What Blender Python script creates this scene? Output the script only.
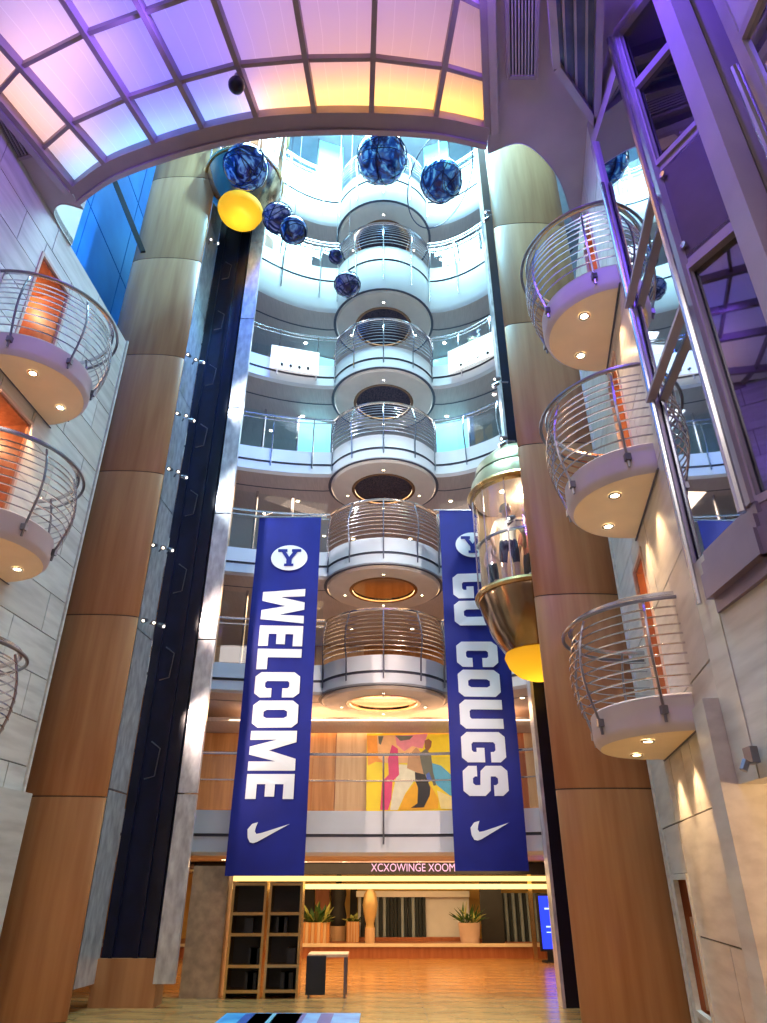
import bpy, bmesh, math, random
from mathutils import Vector, Matrix
random.seed(7)
for o in list(bpy.data.objects): bpy.data.objects.remove(o, do_unlink=True)
SC = bpy.context.scene
COL = SC.collection
PI = math.pi

# ------------------------------------------------------------------ camera
F = 690.0; EYE = 1.6
TH = math.radians(28.46); CT, ST = math.cos(TH), math.sin(TH)
cd = bpy.data.cameras.new('camera'); cam = bpy.data.objects.new('camera', cd); COL.objects.link(cam)
cam.location = (0, 0, EYE); cam.rotation_euler = (PI/2 + TH, 0, 0)
cd.sensor_fit = 'VERTICAL'; cd.sensor_height = 24.0; cd.lens = F*24.0/1023.0
cd.clip_start = 0.05; cd.clip_end = 200
SC.camera = cam

# ------------------------------------------------------------------ world, exposure, big lights
SC.view_settings.view_transform = 'Standard'; SC.view_settings.look = 'None'
SC.view_settings.gamma = 1.0; SC.view_settings.use_curve_mapping = False
SC.view_settings.exposure = 0.70
w = bpy.data.worlds.new('world'); SC.world = w; w.use_nodes = True
w.node_tree.nodes['Background'].inputs[0].default_value = (0.75, 0.82, 1.0, 1)
w.node_tree.nodes['Background'].inputs[1].default_value = 0.10

def area(name, loc, size, power, col, rot=(0, 0, 0), size_y=None, spread=None):
    l = bpy.data.lights.new(name, 'AREA'); l.energy = power; l.color = col
    l.size = size
    if size_y: l.shape = 'RECTANGLE'; l.size_y = size_y
    if spread: l.spread = spread
    o = bpy.data.objects.new(name, l); COL.objects.link(o); o.location = loc; o.rotation_euler = rot
    return o
def point(name, loc, power, col, r=0.1):
    l = bpy.data.lights.new(name, 'POINT'); l.energy = power; l.color = col; l.shadow_soft_size = r
    o = bpy.data.objects.new(name, l); COL.objects.link(o); o.location = loc
    return o
def spot(name, loc, target, power, col, ang=60, blend=0.5, r=0.03):
    l = bpy.data.lights.new(name, 'SPOT'); l.energy = power; l.color = col
    l.spot_size = math.radians(ang); l.spot_blend = blend; l.shadow_soft_size = r
    o = bpy.data.objects.new(name, l); COL.objects.link(o); o.location = loc
    o.rotation_euler = (Vector(target)-Vector(loc)).to_track_quat('-Z', 'Y').to_euler()
    return o
CYAN = (0.45, 0.88, 1.0); WARM = (1.0, 0.66, 0.34); WARM2 = (1.0, 0.78, 0.55)
PURPLE = (0.42, 0.28, 1.0); BLUE = (0.16, 0.28, 1.0)
# daylight dome over the tall atrium
area('atrium_skylight_lamp', (-0.3, 11.2, 25.6), 9.0, 6000, CYAN, size_y=7.0)
# added fill light for the low hall, unseen behind the viewer
area('hall_fill_light', (-1.0, -2.5, 10.9), 5.0, 210, (1.0, 0.90, 0.82), size_y=4.0)

# ------------------------------------------------------------------ pixel rays
def ray(px, py):
    x = (px-383.5)/F; u = (511.5-py)/F
    return Vector((x, CT-u*ST, ST+u*CT))
def at_y(px, py, Y):
    d = ray(px, py); t = Y/d.y; return Vector((d.x*t, Y, EYE+d.z*t))
def at_z(px, py, z):
    d = ray(px, py); t = (z-EYE)/d.z; return Vector((d.x*t, d.y*t, z))

# ------------------------------------------------------------------ materials
MATS = {}
def mat(name, col, rough=0.5, metal=0.0, var=0.0, scale=3.0, stretch=(1, 1, 1), col2=None, bump=0.0,
        emit=None, estr=0.0, trans=0.0, alpha=1.0, ior=1.45, coat=0.0, detail=4.0, contrast=(0.35, 0.65)):
    if name in MATS: return MATS[name]
    m = bpy.data.materials.new(name); m.use_nodes = True; nt = m.node_tree
    b = nt.nodes['Principled BSDF']
    b.inputs['Base Color'].default_value = (*col, 1); b.inputs['Roughness'].default_value = rough
    b.inputs['Metallic'].default_value = metal; b.inputs['IOR'].default_value = ior
    b.inputs['Transmission Weight'].default_value = trans; b.inputs['Alpha'].default_value = alpha
    b.inputs['Coat Weight'].default_value = coat
    if emit: b.inputs['Emission Color'].default_value = (*emit, 1); b.inputs['Emission Strength'].default_value = estr
    if var > 0 or col2 or bump > 0:
        tc = nt.nodes.new('ShaderNodeTexCoord'); mp = nt.nodes.new('ShaderNodeMapping')
        mp.inputs['Scale'].default_value = stretch
        nz = nt.nodes.new('ShaderNodeTexNoise'); nz.inputs['Scale'].default_value = scale; nz.inputs['Detail'].default_value = detail
        nt.links.new(tc.outputs['Object'], mp.inputs['Vector']); nt.links.new(mp.outputs[0], nz.inputs['Vector'])
        cr = nt.nodes.new('ShaderNodeValToRGB')
        c2 = col2 if col2 else tuple(max(0, c*(1-var)) for c in col)
        c1 = col if col2 else tuple(min(1, c*(1+var)) for c in col)
        cr.color_ramp.elements[0].position = contrast[0]; cr.color_ramp.elements[1].position = contrast[1]
        cr.color_ramp.elements[0].color = (*c2, 1); cr.color_ramp.elements[1].color = (*c1, 1)
        nt.links.new(nz.outputs['Fac'], cr.inputs[0]); nt.links.new(cr.outputs[0], b.inputs['Base Color'])
        if bump > 0:
            bp = nt.nodes.new('ShaderNodeBump'); bp.inputs['Strength'].default_value = bump; bp.inputs['Distance'].default_value = 0.02
            nt.links.new(nz.outputs['Fac'], bp.inputs['Height']); nt.links.new(bp.outputs[0], b.inputs['Normal'])
    MATS[name] = m; return m

def translucent(name, col, lines=True):
    m = bpy.data.materials.new(name); m.use_nodes = True; nt = m.node_tree; nt.nodes.clear()
    out = nt.nodes.new('ShaderNodeOutputMaterial'); mix = nt.nodes.new('ShaderNodeMixShader'); mix.inputs[0].default_value = 0.7
    d = nt.nodes.new('ShaderNodeBsdfDiffuse'); t = nt.nodes.new('ShaderNodeBsdfTranslucent')
    uv = nt.nodes.new('ShaderNodeUVMap'); sp = nt.nodes.new('ShaderNodeSeparateXYZ'); nt.links.new(uv.outputs[0], sp.inputs[0])
    mu = nt.nodes.new('ShaderNodeMath'); mu.operation = 'MULTIPLY'; mu.inputs[1].default_value = 4.0
    fr = nt.nodes.new('ShaderNodeMath'); fr.operation = 'FRACT'
    cr = nt.nodes.new('ShaderNodeValToRGB'); e = cr.color_ramp.elements
    e[0].position = 0.0; e[0].color = (1, 1, 1, 1); e[1].position = 0.05; e[1].color = (*col, 1)
    nt.links.new(sp.outputs[0], mu.inputs[0]); nt.links.new(mu.outputs[0], fr.inputs[0]); nt.links.new(fr.outputs[0], cr.inputs[0])
    if lines: nt.links.new(cr.outputs[0], d.inputs[0]); nt.links.new(cr.outputs[0], t.inputs[0])
    else: d.inputs[0].default_value = (*col, 1); t.inputs[0].default_value = (*col, 1)
    nt.links.new(d.outputs[0], mix.inputs[1]); nt.links.new(t.outputs[0], mix.inputs[2]); nt.links.new(mix.outputs[0], out.inputs[0])
    MATS[name] = m; return m

def mirror_glass(name, tint, refl, rough=0.02, spec=(0.9, 0.93, 1.0)):
    m = bpy.data.materials.new(name); m.use_nodes = True; nt = m.node_tree; nt.nodes.clear()
    out = nt.nodes.new('ShaderNodeOutputMaterial'); mix = nt.nodes.new('ShaderNodeMixShader'); mix.inputs[0].default_value = refl
    t = nt.nodes.new('ShaderNodeBsdfTransparent'); t.inputs[0].default_value = (*tint, 1)
    g = nt.nodes.new('ShaderNodeBsdfGlossy'); g.inputs['Roughness'].default_value = rough; g.inputs[0].default_value = (*spec, 1)
    nt.links.new(t.outputs[0], mix.inputs[1]); nt.links.new(g.outputs[0], mix.inputs[2]); nt.links.new(mix.outputs[0], out.inputs[0])
    MATS[name] = m; return m

def globe_mat(name, seed, dark, mid, light):
    m = bpy.data.materials.new(name); m.use_nodes = True; nt = m.node_tree; b = nt.nodes['Principled BSDF']
    tc = nt.nodes.new('ShaderNodeTexCoord'); mp = nt.nodes.new('ShaderNodeMapping'); mp.inputs['Location'].default_value = (seed*3.1, seed, 0)
    nz = nt.nodes.new('ShaderNodeTexNoise'); nz.inputs['Scale'].default_value = 2.6; nz.inputs['Detail'].default_value = 6; nz.inputs['Distortion'].default_value = 2.2
    cr = nt.nodes.new('ShaderNodeValToRGB'); e = cr.color_ramp.elements
    e[0].position = 0.40; e[0].color = (*dark, 1); e[1].position = 0.62; e[1].color = (*light, 1)
    x = e.new(0.52); x.color = (*mid, 1)
    nt.links.new(tc.outputs['Object'], mp.inputs[0]); nt.links.new(mp.outputs[0], nz.inputs['Vector']); nt.links.new(nz.outputs['Fac'], cr.inputs[0])
    nt.links.new(cr.outputs[0], b.inputs['Base Color']); b.inputs['Roughness'].default_value = 0.12; b.inputs['Coat Weight'].default_value = 0.5
    MATS[name] = m; return m

marble = mat('marble', (0.66, 0.63, 0.60), 0.30, col2=(0.47, 0.44, 0.42), scale=1.6, stretch=(3.0, 0.7, 6.0), contrast=(0.25, 0.6), detail=8)
marble_b = mat('marble_cream', (0.61, 0.57, 0.53), 0.30, col2=(0.43, 0.39, 0.36), scale=1.4, stretch=(3.0, 0.6, 5.0), contrast=(0.25, 0.6), detail=8)
joint = mat('joint', (0.16, 0.13, 0.12), 0.8, var=0.1)
copper = mat('copper_panel', (0.52, 0.25, 0.105), 0.42, metal=0.0, col2=(0.38, 0.15, 0.055), scale=1.2, stretch=(5.0, 5.0, 0.35), contrast=(0.3, 0.7), detail=6)
seam = mat('seam_dark', (0.10, 0.05, 0.03), 0.7, var=0.1)
white = mat('white_fascia', (0.80, 0.80, 0.82), 0.38, var=0.03, scale=2)
slab_m = mat('balcony_plaster', (0.62, 0.55, 0.60), 0.6, var=0.05, scale=2)
plaster = mat('lavender_plaster', (0.42, 0.35, 0.43), 0.6, var=0.05, scale=2)
soffit_m = mat('soffit_panel', (0.60, 0.50, 0.47), 0.45, var=0.06, scale=4, stretch=(8, 0.6, 1))
ring_m = mat('soffit_ring', (0.78, 0.66, 0.58), 0.4, var=0.04)
groove = mat('groove_dark', (0.10, 0.10, 0.14), 0.5, var=0.1)
steel = mat('steel', (0.62, 0.62, 0.66), 0.22, metal=1.0, var=0.06)
steel_d = mat('steel_dark', (0.24, 0.23, 0.27), 0.3, metal=0.9, var=0.1)
purple_metal = mat('painted_frame', (0.40, 0.34, 0.44), 0.36, metal=0.35, var=0.06)
frame_m = mat('ceiling_frame', (0.30, 0.24, 0.30), 0.45, metal=0.2, var=0.06)
gold = mat('brass', (0.78, 0.52, 0.22), 0.25, metal=1.0, var=0.08)
bronze = mat('bronze', (0.40, 0.27, 0.16), 0.18, metal=1.0, var=0.15, scale=2)
black = mat('black_gloss', (0.004, 0.006, 0.024), 0.28, var=0.3)
blackm = mat('black_matte', (0.016, 0.016, 0.02), 0.55, var=0.2)
shaft_m = mat('shaft_lacquer', (0.003, 0.006, 0.030), 0.38, var=0.3)
stone_strip = mat('mirror_strip', (0.80, 0.82, 0.86), 0.28, metal=0.5, col2=(0.45, 0.45, 0.50), scale=5, stretch=(2, 2, 0.8), contrast=(0.3, 0.7), bump=0.12)
wood = mat('wood_panel', (0.62, 0.30, 0.12), 0.35, col2=(0.46, 0.20, 0.07), scale=2.0, stretch=(6, 6, 0.4))
wood_red = mat('wood_red', (0.42, 0.15, 0.07), 0.4, col2=(0.32, 0.10, 0.045), scale=2.0, stretch=(6, 6, 0.5))
wood_pale = mat('wood_pale', (0.66, 0.46, 0.30), 0.4, col2=(0.56, 0.36, 0.22), scale=2.0, stretch=(6, 6, 0.5))
door_or = mat('door_orange', (0.80, 0.30, 0.05), 0.4, col2=(0.70, 0.22, 0.03), scale=2.0, stretch=(6, 6, 0.5))
blue_wall = mat('blue_panel', (0.02, 0.15, 0.46), 0.35, col2=(0.012, 0.09, 0.34), scale=0.7)
floor_m = mat('floor_stone', (0.52, 0.28, 0.10), 0.22, col2=(0.30, 0.14, 0.05), scale=1.8, stretch=(0.6, 2.2, 1), detail=8)
lamp_w = mat('lamp_warm', (1, .9, .7), 0.4, var=0.02, emit=(1.0, 0.80, 0.48), estr=14)
lamp_c = mat('lamp_cool', (1, 1, 1), 0.4, var=0.02, emit=(1.0, 0.93, 0.80), estr=16)
cove = mat('cove_lamp', (1, .8, .4), 0.4, var=0.02, emit=(1.0, 0.70, 0.22), estr=1.1)
dish = None
glass_c = mirror_glass('clear_glass', (0.86, 0.94, 0.96), 0.10)
glass_p = mirror_glass('partition_glass', (0.86, 0.94, 0.96), 0.035)
glass_d = mirror_glass('smoked_glass', (0.30, 0.30, 0.36), 0.22)
glass_m = mirror_glass('coated_glass', (0.10, 0.11, 0.16), 0.72)
disc_dark = mat('disc_mosaic', (0.10, 0.075, 0.10), 0.22, metal=0.4, col2=(0.03, 0.03, 0.05), scale=26)
disc_gold = mat('disc_mirror', (0.80, 0.62, 0.42), 0.10, metal=1.0, var=0.05)
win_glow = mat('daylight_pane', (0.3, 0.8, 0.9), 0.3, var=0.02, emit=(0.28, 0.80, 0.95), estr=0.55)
interior = mat('interior_dark', (0.20, 0.19, 0.24), 0.6, var=0.1)
interior_l = mat('interior_light', (0.55, 0.52, 0.55), 0.6, var=0.06)
panel_lit = translucent('skylight_panel', (0.84, 0.82, 0.84))
dish = translucent('amber_dish', (0.97, 0.68, 0.08), False)
banner_m = mat('banner_blue', (0.001, 0.010, 0.24), 0.6, col2=(0.001, 0.007, 0.19), scale=1.5)
letter_m = mat('banner_white', (0.72, 0.78, 0.84), 0.6, var=0.02)
vent_m = mat('vent_dark', (0.05, 0.045, 0.10), 0.5, var=0.1)

# ------------------------------------------------------------------ mesh builder
class MB:
    def __init__(s): s.v = []; s.f = []; s.smooth = False; s.uv = None
    def add(s, verts, faces):
        n = len(s.v); s.v += [Vector(p) for p in verts]; s.f += [tuple(i+n for i in f) for f in faces]; return s
    def hexa(s, p):
        return s.add(p, [(0, 3, 2, 1), (4, 5, 6, 7), (0, 1, 5, 4), (1, 2, 6, 5), (2, 3, 7, 6), (3, 0, 4, 7)])
    def box(s, x0, x1, y0, y1, z0, z1):
        return s.hexa([(x0, y0, z0), (x1, y0, z0), (x1, y1, z0), (x0, y1, z0), (x0, y0, z1), (x1, y0, z1), (x1, y1, z1), (x0, y1, z1)])
    def beam(s, a, b, wd, ht, up=(0, 0, 1)):
        a = Vector(a); b = Vector(b); d = (b-a).normalized(); sd = d.cross(Vector(up))
        if sd.length < 1e-4: sd = d.cross(Vector((0, 1, 0)))
        sd.normalize(); u = sd.cross(d).normalized(); sd = sd*wd/2; u = u*ht/2
        return s.hexa([a-sd-u, a+sd-u, b+sd-u, b-sd-u, a-sd+u, a+sd+u, b+sd+u, b-sd+u])
    def tube(s, path, r, n=6, closed=False):
        P = [Vector(p) for p in path]; m = len(P); rings = []
        prev = None
        for i, p in enumerate(P):
            if closed: t = P[(i+1) % m]-P[i-1]
            else: t = P[min(i+1, m-1)]-P[max(i-1, 0)]
            t.normalize()
            if prev is None:
                a = Vector((0, 0, 1)) if abs(t.z) < 0.9 else Vector((1, 0, 0))
                nrm = (a - t*a.dot(t)).normalized()
            else: nrm = (prev - t*prev.dot(t)).normalized()
            prev = nrm; bi = t.cross(nrm)
            rr = r[i] if isinstance(r, (list, tuple)) else r
            rings.append([p+(nrm*math.cos(2*PI*k/n)+bi*math.sin(2*PI*k/n))*rr for k in range(n)])
        V = [q for g in rings for q in g]; Fc = []
        for i in range(m if closed else m-1):
            j = (i+1) % m
            for k in range(n): Fc.append((i*n+k, i*n+(k+1) % n, j*n+(k+1) % n, j*n+k))
        if not closed: Fc += [tuple(range(n-1, -1, -1)), tuple((m-1)*n+k for k in range(n))]
        s.smooth = True
        return s.add(V, Fc)
    def lathe(s, prof, c, n=32, a0=0, a1=2*PI):
        full = abs(a1-a0-2*PI) < 1e-6; cnt = n if full else n+1; V = []
        for i in range(cnt):
            a = a0+(a1-a0)*i/n
            for r, z in prof: V.append((c[0]+r*math.cos(a), c[1]+r*math.sin(a), c[2]+z))
        m = len(prof); Fc = []
        for i in range(n):
            j = (i+1) % cnt
            for k in range(m-1): Fc.append((i*m+k, j*m+k, j*m+k+1, i*m+k+1))
        s.smooth = True
        return s.add(V, Fc)
    def prism(s, poly, z0, z1):
        n = len(poly)
        V = [(p[0], p[1], z0) for p in poly]+[(p[0], p[1], z1) for p in poly]
        return s.add(V, [tuple(range(n-1, -1, -1)), tuple(range(n, 2*n))]+[(i, (i+1) % n, n+(i+1) % n, n+i) for i in range(n)])
    def loft(s, rows, closed=False):
        m = len(rows[0]); V = [p for r in rows for p in r]; Fc = []
        for i in range(len(rows)-1):
            for k in range(m if closed else m-1):
                Fc.append((i*m+k, i*m+(k+1) % m, (i+1)*m+(k+1) % m, (i+1)*m+k))
        return s.add(V, Fc)
    def slabstrip(s, fr, bk, th):
        """closed thin solid between two polylines (front and back), thickness th along z"""
        n = len(fr); rows = [fr, bk, [Vector(p)+Vector((0, 0, th)) for p in bk], [Vector(p)+Vector((0, 0, th)) for p in fr], fr]
        s.loft(rows)
        return s.add([fr[0], bk[0], Vector(bk[0])+Vector((0, 0, th)), Vector(fr[0])+Vector((0, 0, th)), fr[-1], bk[-1], Vector(bk[-1])+Vector((0, 0, th)), Vector(fr[-1])+Vector((0, 0, th))], [(0, 1, 2, 3), (7, 6, 5, 4)])
    def build(s, name, m, parent=None, smooth=None, fix=True):
        me = bpy.data.meshes.new(name)
        if parent is None:
            xs = [p.x for p in s.v]; ys = [p.y for p in s.v]; zs = [p.z for p in s.v]
            off = Vector(((min(xs)+max(xs))/2, (min(ys)+max(ys))/2, min(zs)))
        else:
            off = Vector((0, 0, 0)); q = parent
            while q: off = off+q.location; q = q.parent
        me.from_pydata([p-off for p in s.v], [], s.f)
        if fix:
            bm = bmesh.new(); bm.from_mesh(me); bmesh.ops.recalc_face_normals(bm, faces=bm.faces); bm.to_mesh(me); bm.free()
        me.materials.append(m)
        o = bpy.data.objects.new(name, me); COL.objects.link(o)
        if parent is None: o.location = off
        else: o.parent = parent
        sm = s.smooth if smooth is None else smooth
        if sm:
            me.polygons.foreach_set('use_smooth', [True]*len(me.polygons))
            me.set_sharp_from_angle(angle=math.radians(40))
        return o

def tag(o, label=None, cat=None, group=None, kind=None):
    if label: o['label'] = label
    if cat: o['category'] = cat
    if group: o['group'] = group
    if kind: o['kind'] = kind
    return o
def thing(name, loc, label=None, cat=None, group=None, kind=None):
    o = bpy.data.objects.new(name, None); COL.objects.link(o); o.location = loc; o.empty_display_size = 0.2
    return tag(o, label, cat, group, kind)
def struct(o, label): o['kind'] = 'structure'; o['label'] = label; return o

# ------------------------------------------------------------------ setting: floor, shell
HC = 9.5+EYE          # underside of the low ceiling with the luminous panels
TOP = 26.0
# floor of separate stone tiles over a bed
fl = MB().box(-9, 9, -6, 24, -0.2, -0.006).build('floor', joint)
struct(fl, 'polished golden brown stone floor of the atrium')
tile_me = None
ti = 0
for i in range(-5, 6):
    for j in range(9, 24):
        if tile_me is None:
            o = MB().box(-0.597, 0.597, -0.497, 0.497, -0.006, 0.0).build('floor_tile', floor_m, fl); tile_me = o.data
            # re-centre the shared mesh
            zz = fl.location
            for v in tile_me.vertices: v.co += zz
        else:
            o = bpy.data.objects.new('floor_tile', tile_me); COL.objects.link(o); o.parent = fl
        o.location = (Vector((i*1.2, j*1.0+0.5, 0))-fl.location)
near = MB().box(-9, 9, -6, 8.99, -0.006, 0.0).build('near_floor', floor_m, fl)
# outer shell
struct(MB().box(-9.2, -9, -6, 24, 0, TOP).build('wall_outer_left', interior), 'dark outer wall behind the left side')
struct(MB().box(9, 9.2, -6, 24, 0, TOP).build('wall_outer_right', interior), 'dark outer wall behind the right side')
struct(MB().box(-9.2, 9.2, 24, 24.2, 0, TOP).build('wall_back', interior_l), 'far wall behind the atrium decks')
struct(MB().box(-9.2, 9.2, -6.2, -6, 0, TOP).build('wall_front', interior_l), 'wall behind the entrance side')
struct(MB().box(-9.2, 9.2, -6.2, 24.2, TOP, TOP+0.2).build('ceiling_top', interior_l), 'high ceiling over the atrium')

# ------------------------------------------------------------------ side walls (marble panels, alcoves)
class Wall:
    """vertical wall along X = a + m*Y ; s = distance along the wall, n = into the room"""
    def __init__(s, a, m, side):
        s.d = Vector((m, 1, 0)).normalized(); s.o = Vector((a, 0, 0))
        s.n = Vector((s.d.y, -s.d.x, 0))*(1 if side == 'L' else -1)
    def p(s, t, n, z): return s.o+s.d*t+s.n*n+Vector((0, 0, z))
    def s_of_y(s, y): return y/s.d.y
    def box(s, mb, t0, t1, n0, n1, z0, z1):
        q = s.p
        return mb.hexa([q(t0, n0, z0), q(t1, n0, z0), q(t1, n1, z0), q(t0, n1, z0), q(t0, n0, z1), q(t1, n0, z1), q(t1, n1, z1), q(t0, n1, z1)])
def sub_rect(R, D):
    out = []
    for (a, b, c, e) in R:
        (p, q, r, t) = D
        if q <= a or p >= b or t <= c or r >= e: out.append((a, b, c, e)); continue
        if a < p: out.append((a, p, c, e))
        if q < b: out.append((q, b, c, e))
        lo, hi = max(a, p), min(b, q)
        if c < r: out.append((lo, hi, c, r))
        if t < e: out.append((lo, hi, t, e))
    return [x for x in out if x[1]-x[0] > 0.03 and x[3]-x[2] > 0.03]
def marble_wall(W, name, label, s0, s1, z0, z1, doors, pw, ph, stag, m1, m2):
    R = [(s0, s1, z0, z1)]
    for D in doors: R = sub_rect(R, D)
    mb = MB()
    for (a, b, c, e) in R: W.box(mb, a, b, -0.30, -0.018, c, e)
    wl = mb.build(name, joint); struct(wl, label)
    r = 0; z = z0; g = 0.008
    while z < z1-0.01:
        zt = min(z+ph, z1); s = s0-(stag*pw if r % 2 else 0)
        while s < s1-0.01:
            a, b = max(s, s0), min(s+pw, s1)
            P = [(a, b, z, zt)]
            for D in doors: P = sub_rect(P, D)
            for (x0, x1, y0, y1) in P:
                if x1-x0 < 0.05: continue
                dz = random.uniform(-0.002, 0.002)
                W.box(MB.__new__(MB) if False else (q := MB()), x0+g, x1-g, -0.018, dz, y0+g, y1-g)
                q.build('marble_panel', random.choice([m1, m1, m2]), wl)
            s += pw
        z = zt; r += 1
    return wl

WL = Wall(-5.9, 0.076, 'L'); WR = Wall(1.77, 0.187, 'R')
LB = [(7.10, 8.86, 6.30), (7.10, 8.90, 3.68), (6.80, 8.60, 1.07)]      # left balconies: Y0, Y1, underside above the eye
RB = [(6.12, 7.81, 6.50), (6.27, 7.98, 3.91), (6.86, 8.77, 1.33)]
def doors_of(W, B, dy0, dy1):
    out = []
    for (y0, y1, zu) in B:
        yc = (y0+y1)/2
        out.append((W.s_of_y(yc+dy0), W.s_of_y(yc+dy1), EYE+zu+0.36, EYE+zu+0.36+2.0))
    return out
LD = doors_of(WL, LB, -0.40, 0.42)
RD = doors_of(WR, RB, 0.05, 0.72)
sl_end = WL.s_of_y(10.44); sr_end = WR.s_of_y(9.85)
marble_wall(WL, 'wall_left', 'pale veined marble wall beside the left column', -5.0, sl_end, 0, HC, LD, 1.5, 0.62, 0.5, marble, marble_b)
niche = (WR.s_of_y(8.72), WR.s_of_y(9.62), 0.30, 1.72)
marble_wall(WR, 'wall_right', 'pale veined marble wall beside the right column', WR.s_of_y(6.0), sr_end, 0, HC, RD+[niche], 1.45, 1.12, 0.4, marble, marble_b)

def alcove(W, D, n, leaf_m, floor_n=-1.3):
    s0, s1, z0, z1 = D
    root = thing('door_%d' % n, W.p((s0+s1)/2, 0, z0), 'wood lined doorway behind a round balcony', None, None, 'structure')
    q = MB(); t = 0.04
    W.box(q, s0, s0+t, -1.3, -0.02, z0, z1); W.box(q, s1-t, s1, -1.3, -0.02, z0, z1); W.box(q, s0, s1, -1.3, -0.02, z1-t, z1)
    q.build('lining', wood_red, root)
    q = MB(); W.box(q, s0, s1, -1.3, -0.02, z0, z0+0.02); q.build('threshold', wood, root)
    q = MB(); W.box(q, s0, s1, -1.36, -1.3, z0, z1); q.build('back_panel', wood_red, root)
    q = MB(); W.box(q, s0+0.1, s1-0.1, -1.30, -1.26, z0+0.02, z1-0.25); q.build('door_leaf', leaf_m, root)
    q = MB()
    W.box(q, s0-0.05, s0, -0.05, 0.02, z0, z1+0.05); W.box(q, s1, s1+0.05, -0.05, 0.02, z0, z1+0.05); W.box(q, s0, s1, -0.05, 0.02, z1, z1+0.05)
    q.build('door_frame', mat('door_trim', (0.60, 0.42, 0.36), 0.4, var=0.05), root)
    return root
k = 1
for W, DD in ((WL, LD), (WR, RD)):
    for D in DD:
        alcove(W, D, k, door_or if W is WR else mat('door_amber', (0.82, 0.50, 0.12), 0.4, col2=(0.74, 0.40, 0.08), scale=2.0, stretch=(6, 6, 0.5))); k += 1
        c = W.p((D[0]+D[1])/2, -0.65, D[3]-0.15)
        point('alcove_lamp', c, 15, WARM, 0.05)
# cabinet niche at floor level of the right wall
root = thing('door_%d' % k, WR.p((niche[0]+niche[1])/2, 0, niche[2]), 'narrow white framed niche with a wooden panel low in the right wall', None, None, 'structure'); k += 1
q = MB(); WR.box(q, niche[0], niche[1], -0.36, -0.30, niche[2], niche[3]); q.build('niche_back', wood_red, root)
for nm, a, b, mm in (('niche_frame', -0.04, 0.02, marble), ('niche_lining', -0.30, -0.04, wood_red)):
    q = MB(); e = 0.06 if nm == 'niche_frame' else 0.02
    WR.box(q, niche[0], niche[0]+e, a, b, niche[2], niche[3]); WR.box(q, niche[1]-e, niche[1], a, b, niche[2], niche[3])
    WR.box(q, niche[0]+e, niche[1]-e, a, b, niche[2], niche[2]+e); WR.box(q, niche[0]+e, niche[1]-e, a, b, niche[3]-e, niche[3])
    q.build(nm, mm, root)
q = MB(); WR.box(q, niche[1]-0.10, niche[1]-0.03, -0.28, -0.10, niche[2]+0.06, niche[3]-0.45); q.build('panel', wood_pale, root)
q = MB(); WR.box(q, niche[1]-0.13, niche[1]-0.10, -0.18, -0.14, 0.95, 1.10); q.build('handle', steel, root)
# edge trim of the wall ends
q = MB(); WL.box(q, sl_end, sl_end+0.05, -0.30, 0.03, 0, HC+0.02); struct(q.build('trim_1', marble), 'pale stone edge where the left wall ends')
q = MB(); WR.box(q, sr_end, sr_end+0.05, -0.30, 0.03, 0, HC+0.02); struct(q.build('trim_2', marble), 'pale stone edge where the right wall ends')
# lower projecting stone course at the left corner
q = MB(); WL.box(q, sl_end-0.9, sl_end+0.12, -0.2, 0.10, 0, EYE+1.15); struct(q.build('trim_3', marble_b), 'projecting stone base course of the left wall end')

# near part of the right wall: stands on a lintel over a lit passage
P1 = Vector((2.87, 5.9, 0)); P2 = Vector((2.89, 4.74, 0)); P3 = Vector((3.13, 4.29, 0))
P3x = P2+(P3-P2)*1.75
zb0 = EYE+2.05; zb1 = EYE+2.62        # bay base moulding
zl = EYE+0.72                          # underside of the lintel
q = MB(); q.prism([(2.885, 5.62), (2.92, 4.7), (3.10, 3.9), (3.10, 3.0), (3.4, 3.0), (3.4, 5.62)], zl, zb0)
struct(q.build('wall_bay_base', marble), 'marble lintel block under the glazed bay')
struct(MB().box(2.875, 3.3, 5.62, 5.97, zl, zb1).build('wall_bay_cheek', marble_b), 'marble cheek beside the bay base')
pil = MB(); WR.box(pil, WR.s_of_y(5.98), WR.s_of_y(6.42), -0.3, 0.14, 0, EYE+1.42)
struct(pil.build('trim_4', marble_b), 'plain stone pilaster between the marble wall and the lit passage')
q = MB().box(4.6, 4.8, 1.0, 6.6, 0, zl+0.3); struct(q.build('wall_passage', mat('passage_plaster', (0.8, 0.62, 0.40), 0.6, var=0.05)), 'warm lit wall inside the passage under the bay')
point('passage_lamp', (3.9, 4.8, 2.1), 60, WARM, 0.1)
br = thing('wall_lamp', (2.86, 5.55, zl+0.10), 'small dark wall bracket under the marble lintel corner', 'lamp')
q = MB().box(2.80, 2.86, 5.50, 5.62, zl+0.10, zl+0.22); q.build('bracket', steel_d, br)
q = MB().tube([(2.78, 5.56, zl+0.12), (2.74, 5.56, zl+0.05)], 0.03); q.build('head', steel_d, br)

# ------------------------------------------------------------------ low ceiling and luminous skylight
ZS = HC
front = [(81, 195), (115, 171), (163, 152), (210, 138), (262, 128), (317, 124), (371, 124), (433, 127), (488, 138)]
midp = [(42, 148), (72, 122), (128, 97), (180, 80), (239, 64), (306, 58), (373, 57), (444, 66), (486, 78)]
Mp = [at_z(*p, ZS) for p in midp]; Fp = [at_z(*p, ZS) for p in front]; Fp = [a+(b-a)*0.19 for a, b in zip(Fp, Mp)]
def ext(i, t): return Fp[i]+(Mp[i]-Fp[i])*t
TT = [0.0, 1.0, 2.25, 3.6, 5.0]
sky = thing('luminous_ceiling', (sum(p.x for p in Fp)/9, 3.0, ZS), 'coffered ceiling of backlit translucent panels in a mauve metal frame', 'ceiling light')
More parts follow.
